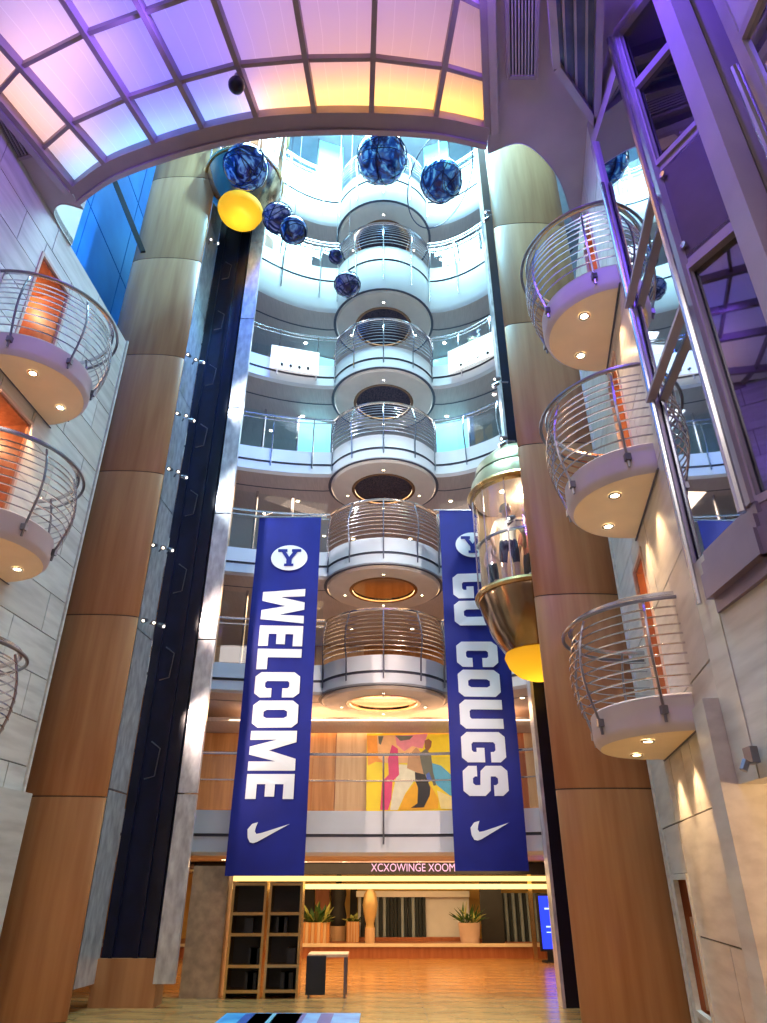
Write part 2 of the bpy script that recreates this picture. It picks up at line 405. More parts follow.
# ribs
for i in range(9):
    a, b = ext(i, -0.06), ext(i, TT[-1])
    wd = 0.07 if 0 < i < 8 else 0.10
    MB().beam(a+Vector((0, 0, -0.03)), b+Vector((0, 0, -0.03)), wd, 0.16).build('rib', frame_m, sky)
for t in TT[1:]:
    for i in range(8):
        MB().beam(ext(i, t)+Vector((0, 0, -0.01)), ext(i+1, t)+Vector((0, 0, -0.01)), 0.05, 0.10).build('cross_bar', frame_m, sky)
for i in range(8):
    for k2 in range(4):
        q = MB(); a, b, c, d = ext(i, TT[k2]), ext(i+1, TT[k2]), ext(i+1, TT[k2+1]), ext(i, TT[k2+1])
        up = Vector((0, 0, 0.05))
        q.add([a+up, b+up, c+up, d+up], [(0, 1, 2, 3)])
        o = q.build('panel', panel_lit, sky, fix=False)
        uv = o.data.uv_layers.new(name='UVMap')
        for li, c2 in zip(range(4), [(0, 0), (1, 0), (1, 1), (0, 1)]): uv.data[li].uv = c2
# front edge frame: two stepped mouldings following the arc
def dense(pts, n=6):
    out = []
    for i in range(len(pts)-1):
        p0 = pts[max(i-1, 0)]; p1 = pts[i]; p2 = pts[i+1]; p3 = pts[min(i+2, len(pts)-1)]
        for j in range(n):
            t = j/n
            out.append(0.5*((2*p1)+(p2-p0)*t+(2*p0-5*p1+4*p2-p3)*t*t+(3*p1-p0-3*p2+p3)*t**3))
    out.append(pts[-1]); return out
fd = dense(Fp)
def moulding(name, offs0, offs1, z0, z1, m, par):
    q = MB(); rows = []
    V = Vector((0, 1, 0))
    for p in fd:
        a = p+V*offs0; b = p+V*offs1
        rows.append([(a.x, a.y, z0), (b.x, b.y, z0), (b.x, b.y, z1), (a.x, a.y, z1)])
    q.loft(rows, closed=True); q.add([rows[0][0], rows[0][1], rows[0][2], rows[0][3], *rows[-1]], [(0, 1, 2, 3), (4, 5, 6, 7)])
    return q.build(name, m, par)
moulding('front_moulding', -0.06, 0.16, ZS-0.12, ZS+0.05, frame_m, sky)
moulding('edge_lip', 0.16, 0.24, ZS-0.16, ZS+0.10, purple_metal, sky)
moulding('light_cove', 0.0, 0.22, ZS+0.05, ZS+1.0, interior_l, sky)
# side frames
for i in (0, 8):
    a, b = ext(i, -0.03), ext(i, TT[-1])
    sx = -1 if i == 0 else 1
    MB().beam(a+Vector((sx*0.09, 0, -0.05)), b+Vector((sx*0.09, 0, -0.05)), 0.10, 0.18).build('side_frame', purple_metal, sky)
# cavity box over the panels with its lamps
q = MB(); L0, R0 = ext(0, TT[-1]), ext(8, TT[-1])
q.add([Fp[0]+Vector((-.3, .2, 1.0)), Fp[8]+Vector((.3, .2, 1.0)), R0+Vector((.3, 0, 1.0)), L0+Vector((-.3, 0, 1.0)),
       Fp[4]+Vector((0, .2, 1.0))], [(0, 4, 1, 2, 3)])
q.build('light_box_top', interior_l, sky)
q = MB(); q.loft([[Fp[0]+Vector((-.2, .1, .05)), L0+Vector((-.2, 0, .05))], [Fp[0]+Vector((-.2, .1, 1.0)), L0+Vector((-.2, 0, 1.0))]]); q.build('light_box_side', interior_l, sky)
q = MB(); q.loft([[Fp[8]+Vector((.2, .1, .05)), R0+Vector((.2, 0, .05))], [Fp[8]+Vector((.2, .1, 1.0)), R0+Vector((.2, 0, 1.0))]]); q.build('light_box_side', interior_l, sky)
def led(i0, i1, t, dz, power, col, sy=0.25):
    a, b = ext(i0, t), ext(i1, t); c = (a+b)/2+Vector((0, 0, dz)); v = b-a
    area('light_box_lamp', c, v.length, power, col, (0, 0, math.atan2(v.y, v.x)), sy)
led(0, 2, 0.18, 0.35, 5.5, (0.10, 0.50, 1.0)); led(2, 4, 0.16, 0.35, 5.5, (0.15, 0.35, 1.0))
led(4, 6, 0.22, 0.4, 7, (1.0, 0.48, 0.05)); led(6, 8, 0.22, 0.4, 8.5, (1.0, 0.48, 0.03))
led(1, 4, 1.5, 0.8, 14, (0.10, 0.08, 1.0), 0.9); led(4, 8, 1.6, 0.8, 8, (0.90, 0.42, 0.50), 0.9)
led(0, 1, 1.4, 0.6, 5.5, (1.0, 0.52, 0.16), 1.2)
led(0, 2, 2.3, 0.6, 6.5, (1.0, 0.55, 0.22), 0.8)
led(1, 7, 3.4, 0.8, 22, (0.30, 0.20, 1.0), 1.6)

# plain ceiling pieces around the luminous field (a round cut corner each side)
zc = HC
LcA = at_z(81, 195, zc); wl_far = WL.p(WL.s_of_y(7.6), 0, zc)
arcL = []
pl = [at_z(78, 196, zc)+Vector((0, 0.24, 0)), at_z(62, 204, zc), at_z(55, 215, zc), WL.p(WL.s_of_y(8.1), 0.03, zc)]
arcL = dense(pl, 8)
i8 = ext(0, TT[-1])
poly = [(p.x, p.y) for p in arcL]+[(-6.6, 8.1), (-6.6, i8.y)]+[(i8.x, i8.y)]
q = MB().prism(poly, zc, zc+0.12); q.smooth = False
cl = thing('ceiling_left', (-5, 5, zc), 'lavender plaster ceiling strip over the left wall', None, None, 'structure')
q.build('plaster', plaster, cl)
pr = [at_z(490, 138, zc)+Vector((0, 0.24, 0)), at_z(520, 143, zc), at_z(545, 160, zc), at_z(562, 187, zc), at_z(572, 222, zc)]
arcR = dense(pr, 8); r8 = ext(8, TT[-1])
poly = [(p.x, p.y) for p in arcR]+[(5.6, arcR[-1].y), (5.6, r8.y), (r8.x, r8.y)]
cr_ = thing('ceiling_right', (3, 5, zc), 'lavender plaster ceiling strip over the right wall', None, None, 'structure')
MB().prism(poly[::-1], zc, zc+0.12).build('plaster', plaster, cr_)
# curved white fascias at the ceiling openings
for arc, par in ((arcL, cl), (arcR, cr_)):
    q = MB(); q.loft([[p+Vector((0, 0, -0.02)) for p in arc], [p+Vector((0, 0, 0.9)) for p in arc]]); q.build('opening_edge', white, par)
# rear ceiling behind the viewer
struct(MB().box(-9, 9, -6, min(i8.y, r8.y), HC, HC+0.15).build('ceiling_rear', plaster), 'plain ceiling behind the luminous panels')
# dark louvred grilles in the ceiling
def grille(name, pts, n, label):
    P = [at_z(*p, HC-0.012) for p in pts]; c = sum(P, Vector())/4
    g = thing(name, (c.x, c.y, HC-0.05), label, 'vent')
    q = MB(); q.add(P, [(0, 1, 2, 3)]); q.build('backing', vent_m, g)
    for k3 in range(n):
        t = (k3+0.5)/n
        a = P[0].lerp(P[1], t); b = P[3].lerp(P[2], t)
        MB().beam(a+Vector((0, 0, -0.02)), b+Vector((0, 0, -0.02)), (P[1]-P[0]).length/n*0.45, 0.03).build('slat', purple_metal, g)
    for a, b in ((0, 1), (1, 2), (2, 3), (3, 0)):
        MB().beam(P[a]+Vector((0, 0, -0.02)), P[b]+Vector((0, 0, -0.02)), 0.05, 0.05).build('frame', frame_m, g)
grille('ceiling_vent', [(506, -40), (538, -40), (536, 76), (508, 76)], 9, 'dark louvred vent in the lavender ceiling beside the yellow panels')
grille('ceiling_vent', [(-34, 84), (-8, 84), (32, 154), (4, 162)], 9, 'dark louvred vent in the lavender ceiling over the left wall')

# dome security camera on a rib
c = at_z(238, 76, HC-0.06)
dc = thing('dome_camera', (c.x, c.y, HC-0.35), 'small dark dome security camera hung from a ceiling rib', 'camera')
MB().lathe([(0.0, 0.0), (0.05, 0.0), (0.06, -0.12), (0.10, -0.16)], (c.x, c.y, c.z), 16).build('mount', purple_metal, dc)
MB().lathe([(0.10, -0.16), (0.11, -0.20), (0.095, -0.27), (0.05, -0.32), (0.0, -0.335)], (c.x, c.y, c.z), 16).build('dome', black, dc)

# ------------------------------------------------------------------ upper blue wall seen over the left wall
bw = MB().box(-7.6, -7.4, 5.0, 23.9, HC-0.5, TOP).build('wall_upper_left', groove); struct(bw, 'blue panelled upper wall beyond the left marble wall')
for j in range(8):
    for k2 in range(5):
        MB().box(-7.4, -7.36, 5.02+j*2.2, 5.02+j*2.2+2.16, HC-0.5+k2*3.0+0.02, HC-0.5+k2*3.0+2.97).build('blue_panel', blue_wall, bw)
tag(MB().beam(at_y(108, 165, 9.6), at_y(143, 252, 9.9), 0.05, 0.10).build('roof_strut', blackm), 'dark diagonal strut in front of the blue upper wall', 'strut')

# ------------------------------------------------------------------ columns
def column(cx, cy, r, ry, label):
    c = thing('broad_column', (cx, cy, 0), label, 'column')
    def ell(q):
        for v in q.v: v.y = cy+(v.y-cy)*ry/r
        return q
    ell(MB().lathe([(r-0.02, 0), (r-0.02, TOP)], (cx, cy, 0), 64)).build('core', seam, c)
    zs = [0.0]+[EYE+1.18+2.87*k3 for k3 in range(9) if EYE+1.18+2.87*k3 < TOP-0.5]+[TOP]
    for k3 in range(len(zs)-1):
        a, b = zs[k3]+0.010, zs[k3+1]-0.010
        ell(MB().lathe([(r-0.02, a), (r-0.004, a), (r, a+0.006), (r, b-0.006), (r-0.004, b), (r-0.02, b)], (cx, cy, 0), 64)).build('panel', copper, c)
    return c
column(-5.01, 11.3, 0.80, 0.16, 'broad copper panelled column beside the black lift shaft')
column(3.20, 10.35, 0.79, 0.16, 'broad copper panelled column beside the glass lift with riders')

# ------------------------------------------------------------------ left lift shaft
YS = 12.6
ls = thing('lift_shaft', (-3.9, YS, 0), 'tall black lacquered lift shaft between two mirrored strips', 'lift shaft')
x0, x1 = -0.345*YS, -0.275*YS
MB().box(x0, x1, YS, YS+0.3, 0.62, TOP).build('back_panel', shaft_m, ls)
for fx, wd in ((0.18, 0.05), (0.62, 0.07), (0.88, 0.10)):
    xx = x0+(x1-x0)*fx
    MB().box(xx-wd/2, xx+wd/2, YS-0.07, YS, 0.62, TOP).build('guide_rail', black, ls)
MB().box(x0-0.05, x1+0.05, YS-0.1, YS+0.35, 0, 0.62).build('plinth', copper, ls)
zz = 0.3
while zz < TOP-0.2:
    MB().hexa([(-4.40, YS-0.75, zz), (x0, YS-0.05, zz), (x0-.05, YS+.1, zz), (-4.5, YS-.7, zz), (-4.40, YS-0.75, zz+2.65), (x0, YS-0.05, zz+2.65), (x0-.05, YS+.1, zz+2.65), (-4.5, YS-.7, zz+2.65)]).build('mirror_strip', stone_strip, ls)
    MB().box(x1, x1+0.32, YS-0.12, YS-0.02, zz, zz+2.65).build('mirror_strip', stone_strip, ls)
    zz += 2.68
for k3 in range(8):
    zc2 = 3.2+k3*1.7
    MB().tube([(x0+0.25, YS-0.04, zc2), (x0+0.42, YS-0.04, zc2+0.05), (x0+0.45, YS-0.04, zc2+0.5), (x0+0.28, YS-0.04, zc2+0.62)], 0.012).build('cable_loop', steel_d, ls)
rs = thing('lift_rail', (2.85, 12.6, 0), 'narrow black guide rail behind the glass lift', 'lift shaft')
MB().box(2.71, 3.0, 12.55, 12.8, 0, TOP).build('rail', black, rs)
MB().box(2.66, 2.71, 12.50, 12.8, 0, TOP).build('edge_strip', stone_strip, rs)

# spotlights clamped along the shaft edges
def spotlamp(p, d, label, grp, n=3, em=None):
    em = em or mat('lamp_small', (1, 1, 1), 0.4, var=0.02, emit=(1.0, 0.92, 0.75), estr=3.0)
    s = thing('spotlight', p, label, 'spotlight', grp)
    p = Vector(p); d = Vector(d).normalized()
    MB().tube([p-d*0.12, p+d*0.02], 0.018).build('bracket', steel_d, s)
    side = d.cross(Vector((0, 0, 1))).normalized()
    for k4 in range(n):
        c0 = p+d*0.05+side*(k4-(n-1)/2)*0.11+Vector((0, 0, random.uniform(-.05, .05)))
        ax = (d*0.6+side*(k4-(n-1)/2)*0.5+Vector((0, 0, -0.35))).normalized()
        MB().tube([c0, c0+ax*0.13], [0.035, 0.05], 8).build('lamp_can', steel_d, s)
        MB().tube([c0+ax*0.131, c0+ax*0.137], 0.024, 8).build('lens', em, s)
ORD = ['first', 'second', 'third', 'fourth', 'fifth', 'sixth']
for no, (px, py) in enumerate([(209, 243), (194, 361), (184, 418), (176, 474), (161, 549), (152, 622)]):
    spotlamp(at_y(px, py, YS-0.62), (0.5, -0.8, 0), '%s cluster of small spotlights down the shaft edge below the high lift' % ORD[no], 'spotlights up the left lift shaft')
for no, (px, py) in enumerate([(520, 520), (512, 441), (505, 382), (494, 215)]):
    spotlamp(at_y(px, py, 10.35)+Vector((-0.06, 0, 0)), (-1, -0.05, 0), '%s small double spotlight up the copper column from the lift with riders' % ORD[no], 'spotlights up the right column', 2)

for (x, y, z) in ((-3.75, 11.7, 4.4), (2.2, 10.2, 4.6), (-3.75, 11.7, 6.2), (-3.75, 11.7, 9.0), (-3.75, 11.7, 11.5), (2.2, 10.2, 7.2), (2.2, 10.2, 9.8), (2.2, 10.2, 12.2)):  # first two are added warm fill for the lower fascias, without fixtures
    spot('shaft_spot_and_fill', (x, y, z), (0.5 if x < 0 else -0.8, 14.2, z*0.92-(1.2 if z < 5 else 0)), 210 if z < 8 else 170, (1.0, 0.76, 0.64) if z < 8 else (0.85, 0.92, 1.0), 95, 0.9, 0.05)
# ------------------------------------------------------------------ far decks
DECKS = [  # z top, fascia height, Yj (side junction), left coef, right coef, bulge
    (1.22, 0.75, 13.95, 0.02, 0.10, False),
    (4.20, 0.62, 14.75, 0.05, 0.30, True),
    (6.95, 0.66, 14.85, 0.06, 0.36, True),
    (9.78, 0.70, 14.85, 0.07, 0.40, True),
    (12.45, 0.72, 14.65, 0.12, 0.42, True),
    (15.75, 1.65, 14.25, 0.20, 0.40, True),
    (18.55, 1.40, 13.85, 0.26, 0.40, True)]
RB_ = 1.456
def deck_curve(Yj, cl_, cr2, bulge, ofs=0.0, xl=-4.9, xr=4.1, dr=0.0):
    """plan polyline from left to right with outward normal offset; returns (pts, normals, tags)"""
    P = []
    hw = 1.3 if bulge else 0.0
    n = 14
    for i in range(n+1):
        x = xl+(-hw-xl)*i/n; P.append((x, max(13.02, Yj-cl_*(abs(x)-hw)**2), 'L'))
    if bulge:
        yc = Yj-0.8+RB_; a0 = math.asin(hw/RB_)
        for i in range(1, 24):
            a = -a0+2*a0*i/24; P.append((RB_*math.sin(a), yc-RB_*math.cos(a), 'B'))
    for i in range(n+1):
        x = hw+(xr-hw)*i/n; P.append((x, Yj-cr2*(abs(x)-hw)**2*0.8, 'R'))
    pts = [Vector((p[0], p[1], 0)) for p in P]; nr = []
    for i in range(len(pts)):
        t = pts[min(i+1, len(pts)-1)]-pts[max(i-1, 0)]; t.normalize(); nr.append(Vector((t.y, -t.x, 0)))
    return pts, nr, [p[2] for p in P]
names = ['lowest', 'second', 'third', 'fourth', 'fifth', 'sixth', 'topmost']
dlab = ['lowest straight white balcony with glass rail in front of the mural',
        'round white balcony next above the mural deck',
        'round white balcony level with the banner tops',
        'round white balcony next above the banner tops',
        'round white balcony with white sign boxes on both side rails',
        'tall blank white parapet balcony just under the topmost one',
        'topmost white parapet balcony behind the biggest hanging globe']
downl_me = None
def downlight(par, x, y, z, em, r=0.055):
    MB().lathe([(r*1.5, 0.0), (r*1.5, -0.012), (r, -0.014)], (x, y, z), 10).build('downlight_ring', steel, par)
    MB().lathe([(r, -0.008), (0.0, -0.008)], (x, y, z), 10).build('downlight', em, par)
for di, (zt, fh, Yj, ca, cb, bul) in enumerate(DECKS):
    Z = EYE+zt
    pts, nr, tg = deck_curve(Yj, ca, cb, bul)
    root = thing('deck_balcony', (0, Yj, Z-fh), dlab[di], 'balcony')
    # fascia profile
    h1 = fh*0.52 if fh < 1 else fh*0.30
    prof = [(-0.10, 0.0), (0.0, 0.0), (0.0, -h1)]
    prof2 = [(-0.035, -h1), (-0.035, -h1-0.05)]
    prof3 = [(-0.02, -h1-0.05), (-0.02, -fh*0.92), (-0.10, -fh)]
    for nm, pf, mm in (('upper_band', prof, white), ('shadow_groove', prof2, groove), ('lower_band', prof3, white)):
        q = MB(); q.loft([[pts[i]+nr[i]*a+Vector((0, 0, Z+b)) for i in range(len(pts))] for a, b in pf]); q.smooth = True
        q.build(nm, mm, root)
    # soffit and floor slab to the back
    fr = [pts[i]-nr[i]*0.10+Vector((0, 0, Z-fh)) for i in range(len(pts))]
    bk = [Vector((p.x*1.6, 23.9, Z-fh)) for p in fr]
    q = MB(); q.loft([fr, bk]); q.build('soffit', soffit_m, root)
    q = MB(); q.loft([[p+Vector((0, 0, fh-0.02)) for p in fr], [p+Vector((0, 0, fh-0.02)) for p in bk]]); q.build('deck_floor', interior, root)
    # dark line on the soffit parallel to the edge
    q = MB(); q.loft([[pts[i]-nr[i]*0.75*(1.0 if tg[i] != 'B' else 0.22)+Vector((0, 0, Z-fh-0.006)) for i in range(len(pts))],
                      [pts[i]-nr[i]*0.80*(1.0 if tg[i] != 'B' else 0.24)+Vector((0, 0, Z-fh-0.006)) for i in range(len(pts))]]); q.build('soffit_reveal', groove, root)
    em = lamp_w if di < 4 else lamp_c
    if bul:
        cy = Yj+0.60
        MB().lathe([(0.80, 0.0), (0.80, -0.07), (1.32, -0.07), (1.36, -0.03), (1.36, 0.0)], (0, cy, Z-fh), 48).build('soffit_ring', ring_m, root)
        MB().lathe([(1.36, -0.008), (1.43, -0.008)], (0, cy, Z-fh), 48).build('ring_reveal', groove, root)
        MB().lathe([(0.82, -0.075), (0.74, -0.075), (0.74, -0.01)], (0, cy, Z-fh), 48).build('ring_trim', bronze, root)
        MB().lathe([(0.75, -0.03), (0.0, -0.03)], (0, cy, Z-fh), 48).build('ceiling_disc', disc_gold if di in (1, 2) else disc_dark, root)
        for a in (0.3, PI/2, PI-0.3, -PI/2):
            downlight(root, 0.98*math.cos(a), cy+0.98*math.sin(a), Z-fh-0.07, em, 0.03)
        MB().tube([(0, cy-1.0, Z-fh-0.07), (0, cy-1.0, Z-fh-0.16)], 0.012).build('sprinkler', steel_d, root)
    for x, dy in ((-3.9, 1.2), (-3.3, 2.6), (-2.3, 1.3), (-1.75, 3.4), (1.8, 1.3), (2.4, 3.0), (3.0, 0.9), (-0.9, 3.6), (0.8, 3.6), (-2.7, 4.6), (0.1, 5.2), (2.0, 4.8)):
        downlight(root, x, Yj+dy-(0.6 if abs(x) > 2.5 else 0), Z-fh-0.002, em, 0.05)
    # railings
    idxB = [i for i, t in enumerate(tg) if t == 'B']; 
    if bul:
        i0, i1 = idxB[0]-1, idxB[-1]+1
        seg = list(range(i0, i1+1))
        def rp(i, f):   # basket profile: leans out at the middle, in at the top
            o = 0.04+0.10*math.sin(PI*min(1, f*1.05))-0.10*f
            return pts[i]+nr[i]*o+Vector((0, 0, Z+f*1.02))
        for k3 in range(9):
            f = 0.08+k3*0.098
            MB().tube([rp(i, f) for i in seg], 0.011, 5).build('rail_bar', steel, root)
        MB().tube([rp(i, 1.0) for i in seg], 0.034, 6).build('top_rail', steel if di > 3 else mat('rail_brass', (0.70, 0.55, 0.45), 0.25, metal=1.0, var=0.05), root)
        for i in seg[::6]:
            P = [rp(i, f) for f in (1.0, 0.8, 0.6, 0.4, 0.2, 0.0)]+[pts[i]+nr[i]*0.03+Vector((0, 0, Z-0.18)), pts[i]+nr[i]*0.02+Vector((0, 0, Z-fh*0.8))]
            MB().tube(P, 0.018, 5).build('post', steel_d if di < 3 else steel, root)
    for side in ('L', 'R'):
        seg = [i for i, t in enumerate(tg) if t == side]
        if not bul and side == 'R': pass
        def gp(i, o, z): return pts[i]+nr[i]*o+Vector((0, 0, Z+z))
        MB().tube([gp(i, 0.02, 1.0) for i in seg], 0.026, 6).build('top_rail', steel, root)
        MB().tube([gp(i, 0.05, 0.86 if bul else 0.52) for i in seg], 0.014, 6).build('lower_rail', steel, root)
        st_ = 4 if bul else 7
        for a in range(0, len(seg)-1, st_):
            ss = seg[a:a+st_+1]
            if len(ss) < 2: continue
            q = MB(); q.loft([[gp(i, -0.05, 0.02) for i in ss], [gp(i, -0.05, 0.95) for i in ss]]); q.build('glass_panel', glass_c, root)
            i = ss[0]
            MB().tube([gp(i, 0.02, 1.0), gp(i, 0.10, 0.8), gp(i, 0.14, 0.5), gp(i, 0.10, 0.15), gp(i, 0.04, -0.1), gp(i, 0.03, -fh*0.75)], 0.018, 5).build('post', steel_d if di < 3 else steel, root)
    # pilasters carrying the next deck
    zn = EYE+DECKS[di+1][0]-DECKS[di+1][1] if di < 6 else TOP
    for x, yo in ((-3.85, 0.30), (3.55, 0.4)):
        cc = ca if x < 0 else cb*0.8
        y = max(13.0 if x < 0 else 0, Yj-cc*(abs(x)-1.3)**2)+yo
        tag(MB().box(x-0.13, x+0.13, y, y+0.22, Z, zn).build('pilaster', wood_pale), 'pale wooden post by the %s on the %s' % ('black shaft' if x < 0 else 'copper column', ['mural deck', 'deck next above the mural', 'deck of the banner tops', 'deck next above the banner tops', 'deck of the sign boxes', 'deck just under the topmost', 'topmost deck'][di]), 'post')
# sign boxes on the fifth deck
def signbox(xa, xb, Yj, ca, Z, label):
    f = lambda x: Yj-ca*(abs(x)-1.3)**2-0.10
    c = thing('sign_box', ((xa+xb)/2, f((xa+xb)/2), Z), label, 'sign box')
    q = MB(); q.hexa([(xa, f(xa)-.05, Z-0.45), (xb, f(xb)-.05, Z-0.45), (xb, f(xb), Z-0.45), (xa, f(xa), Z-0.45), (xa, f(xa)-.05, Z+0.32), (xb, f(xb)-.05, Z+0.32), (xb, f(xb), Z+0.32), (xa, f(xa), Z+0.32)])
    q.build('panel', mat('sign_white', (0.95, 0.92, 0.9), 0.5, var=0.02, emit=(1, 0.93, 0.88), estr=0.35), c)
    for k3 in range(4):
        x = xa+(xb-xa)*(0.25+0.18*k3)
        MB().tube([(x, f(x)-0.06, Z-0.30), (x, f(x)-0.16, Z-0.33)], 0.035, 6).build('lamp_can', blackm, c)
signbox(-3.0, -1.75, 14.65, 0.12, EYE+12.45, 'white sign box with four small lamps on the shaft side rail')
signbox(1.75, 2.95, 14.65, 0.42*0.8, EYE+12.45, 'white sign box with four small lamps on the column side rail')

# interiors of the decks: back partitions with glazing
for di in range(1, 7):
    zt = DECKS[di][0]; Z = EYE+zt; zn = EYE+DECKS[di+1][0]-DECKS[di+1][1] if di < 6 else TOP
    cool = di >= 3
    pw = MB().box(-9, 9, 20.0, 20.2, Z, zn).build('wall_deck_%d' % di, interior if cool else wood); struct(pw, 'partition wall at the back of an atrium deck')
    for x in (-6.5, -5.0, -3.5, -2.0, 2.0, 3.5, 5.0):
        if cool:
            MB().box(x, x+1.3, 19.9, 20.0, Z+0.2, zn-0.25).build('window_pane', win_glow, pw)
            MB().box(x-0.08, x, 19.85, 20.0, Z, zn).build('mullion', steel_d, pw)
        else:
            MB().box(x, x+1.42, 19.95, 20.0, Z+0.05, zn-0.05).build('wood_panel', wood_pale if int(x*2) % 3 else wood, pw)
    # side glazed partitions turned towards the atrium
    for sx, nm in ((-1, 'shaft'), (1, 'column')):
        gl = thing('glass_partition', (sx*3.4, 17, Z), 'tall clear glass partition with steel posts behind the %s, %s side' % (dlab[di].split(' with')[0], nm), 'partition')
        for k3 in range(3):
            a = Vector((sx*(4.2-0.9*k3), 15.35+0.3*k3, 0)); b = Vector((sx*(4.2-0.9*(k3+1)), 15.35+0.3*(k3+1), 0))
            q = MB(); q.loft([[a+Vector((0, 0, Z+0.05)), b+Vector((0, 0, Z+0.05))], [a+Vector((0, 0, zn-0.05)), b+Vector((0, 0, zn-0.05))]]); q.build('glass_pane', win_glow if (cool and k3 == 2) else glass_p, gl)
            MB().tube([a+Vector((0, 0, Z)), a+Vector((0, 0, zn))], 0.035, 6).build('post', steel, gl)

# deck lamps (the downlights' light)
for di, (zt, fh, Yj, ca, cb, bul) in enumerate(DECKS):
    Z = EYE+zt-fh
    warm = (1.0, 0.62, 0.30) if di < 3 else ((1.0, 0.72, 0.5) if di == 3 else (0.85, 0.92, 1.0))
    pw = [150, 170, 130, 100, 80, 60, 60][di]
    area('deck_lamp', (0, 16.6, Z-0.04), 6.0, pw, warm, size_y=2.4)
    area('deck_edge_lamp', (0, Yj+0.8, Z-0.06), 5.0, pw*0.25, warm, size_y=0.4)

# ------------------------------------------------------------------ mural deck back wall with mural
Zm = EYE+1.22; Zmt = EYE+4.20-0.62
mw = MB().box(-9, 9, 17.6, 17.8, Zm, Zmt).build('wall_mural', wood_red); struct(mw, 'warm wood panelled wall on the mural deck')
for j in range(-6, 7):
    if -0.5 < j*1.15+0.55 < 2.9: continue
    MB().box(j*1.15, j*1.15+1.13, 17.56, 17.6, Zm+0.02, Zmt-0.03).build('wood_panel', random.choice([wood, wood_pale]), mw)
YM = 17.44
def M2(x, y):      # crop pixel of the mural view (360..460, 720..820 at 7.67x) to the mural plane
    p = at_y(360+x/7.67, 720+y/7.67, YM); return p
struct(MB().box(-9, 9, 16.0, 17.42, EYE+3.28, EYE+3.36).build('ceiling_mural', soffit_m), 'lowered wooden ceiling in front of the mural')
mu = thing('mural', (1.1, YM, Zm), 'large painted mural with bright colour patches and a walking figure', 'mural')
mx0 = M2(50, 400).x; mx1 = 2.75; mz0 = Zm+0.02; mz1 = EYE+3.27
MB().box(mx0, mx1, YM, YM+0.06, mz0, mz1).build('board', mat('paint_yellow', (0.95, 0.75, 0.03), 0.5, var=0.06), mu)
PC = dict(orange=(0.95, 0.38, 0.06), peach=(0.92, 0.55, 0.30), pink=(0.80, 0.08, 0.30), rose=(0.85, 0.30, 0.45), white=(0.85, 0.85, 0.80), cyan=(0.10, 0.45, 0.85), blue=(0.08, 0.16, 0.70), black=(0.02, 0.02, 0.025), grey=(0.16, 0.17, 0.16), skin=(0.30, 0.12, 0.06), tan=(0.62, 0.36, 0.22), cream=(0.92, 0.80, 0.45), amber=(0.95, 0.50, 0.02))
PM = {k3: mat('paint_'+k3, v, 0.5, var=0.06, scale=6) for k3, v in PC.items()}
layer = [0]
def patch(nm, c, poly):
    layer[0] += 1; y = YM-0.0015*layer[0]
    q = MB(); P = []
    for (a, b) in poly:
        p = M2(a, b); P.append((min(max(p.x, mx0), mx1), y, min(max(p.z, mz0), mz1)))
    n = len(P); B = [(p[0], YM+0.001, p[2]) for p in P]
    q.add(P+B, [tuple(range(n)), tuple(range(2*n-1, n-1, -1))]+[(i, (i+1) % n, n+(i+1) % n, n+i) for i in range(n)])
    q.build(nm, PM[c], mu)
patch('paint_patch', 'orange', [(50, 120), (240, 120), (200, 330), (120, 320), (60, 350)])
patch('paint_patch', 'peach', [(130, 120), (480, 110), (450, 250), (400, 330), (200, 330), (140, 290)])
patch('paint_patch', 'rose', [(270, 120), (520, 105), (480, 220), (400, 200), (340, 240), (280, 190)])
patch('paint_patch', 'grey', [(270, 120), (410, 120), (380, 150), (310, 160)])
patch('paint_patch', 'white', [(300, 340), (420, 350), (440, 430), (350, 560), (290, 690), (230, 690), (250, 560)])
patch('paint_patch', 'pink', [(245, 190), (290, 220), (300, 420), (250, 470), (240, 600), (215, 690), (155, 690), (170, 470), (220, 420), (215, 300)])
patch('paint_patch', 'amber', [(420, 480), (540, 500), (600, 600), (600, 680), (500, 690), (300, 690), (340, 580)])
patch('paint_patch', 'cyan', [(550, 330), (620, 350), (720, 440), (800, 470), (800, 600), (690, 580), (590, 500), (545, 420)])
patch('paint_patch', 'blue', [(500, 400), (545, 380), (570, 450), (520, 480)])
patch('paint_patch', 'cream', [(590, 540), (700, 590), (800, 620), (800, 690), (620, 680)])
patch('paint_patch', 'orange', [(900, 120), (1100, 120), (1100, 690), (840, 690), (860, 400)])
patch('painted_coat', 'tan', [(430, 210), (470, 250), (480, 340), (490, 420), (430, 400), (360, 370), (370, 280)])
patch('painted_coat', 'grey', [(455, 260), (505, 220), (545, 270), (560, 400), (585, 500), (565, 505), (530, 400), (490, 430), (470, 340)])
patch('painted_trousers', 'black', [(420, 400), (500, 420), (540, 520), (535, 580), (490, 670), (390, 675), (440, 640), (445, 520), (425, 470)])
patch('painted_head', 'skin', [(495, 160), (525, 145), (550, 165), (545, 205), (520, 240), (497, 215)])
patch('painted_shape', 'grey', [(140, 125), (180, 125), (160, 190), (145, 180)])

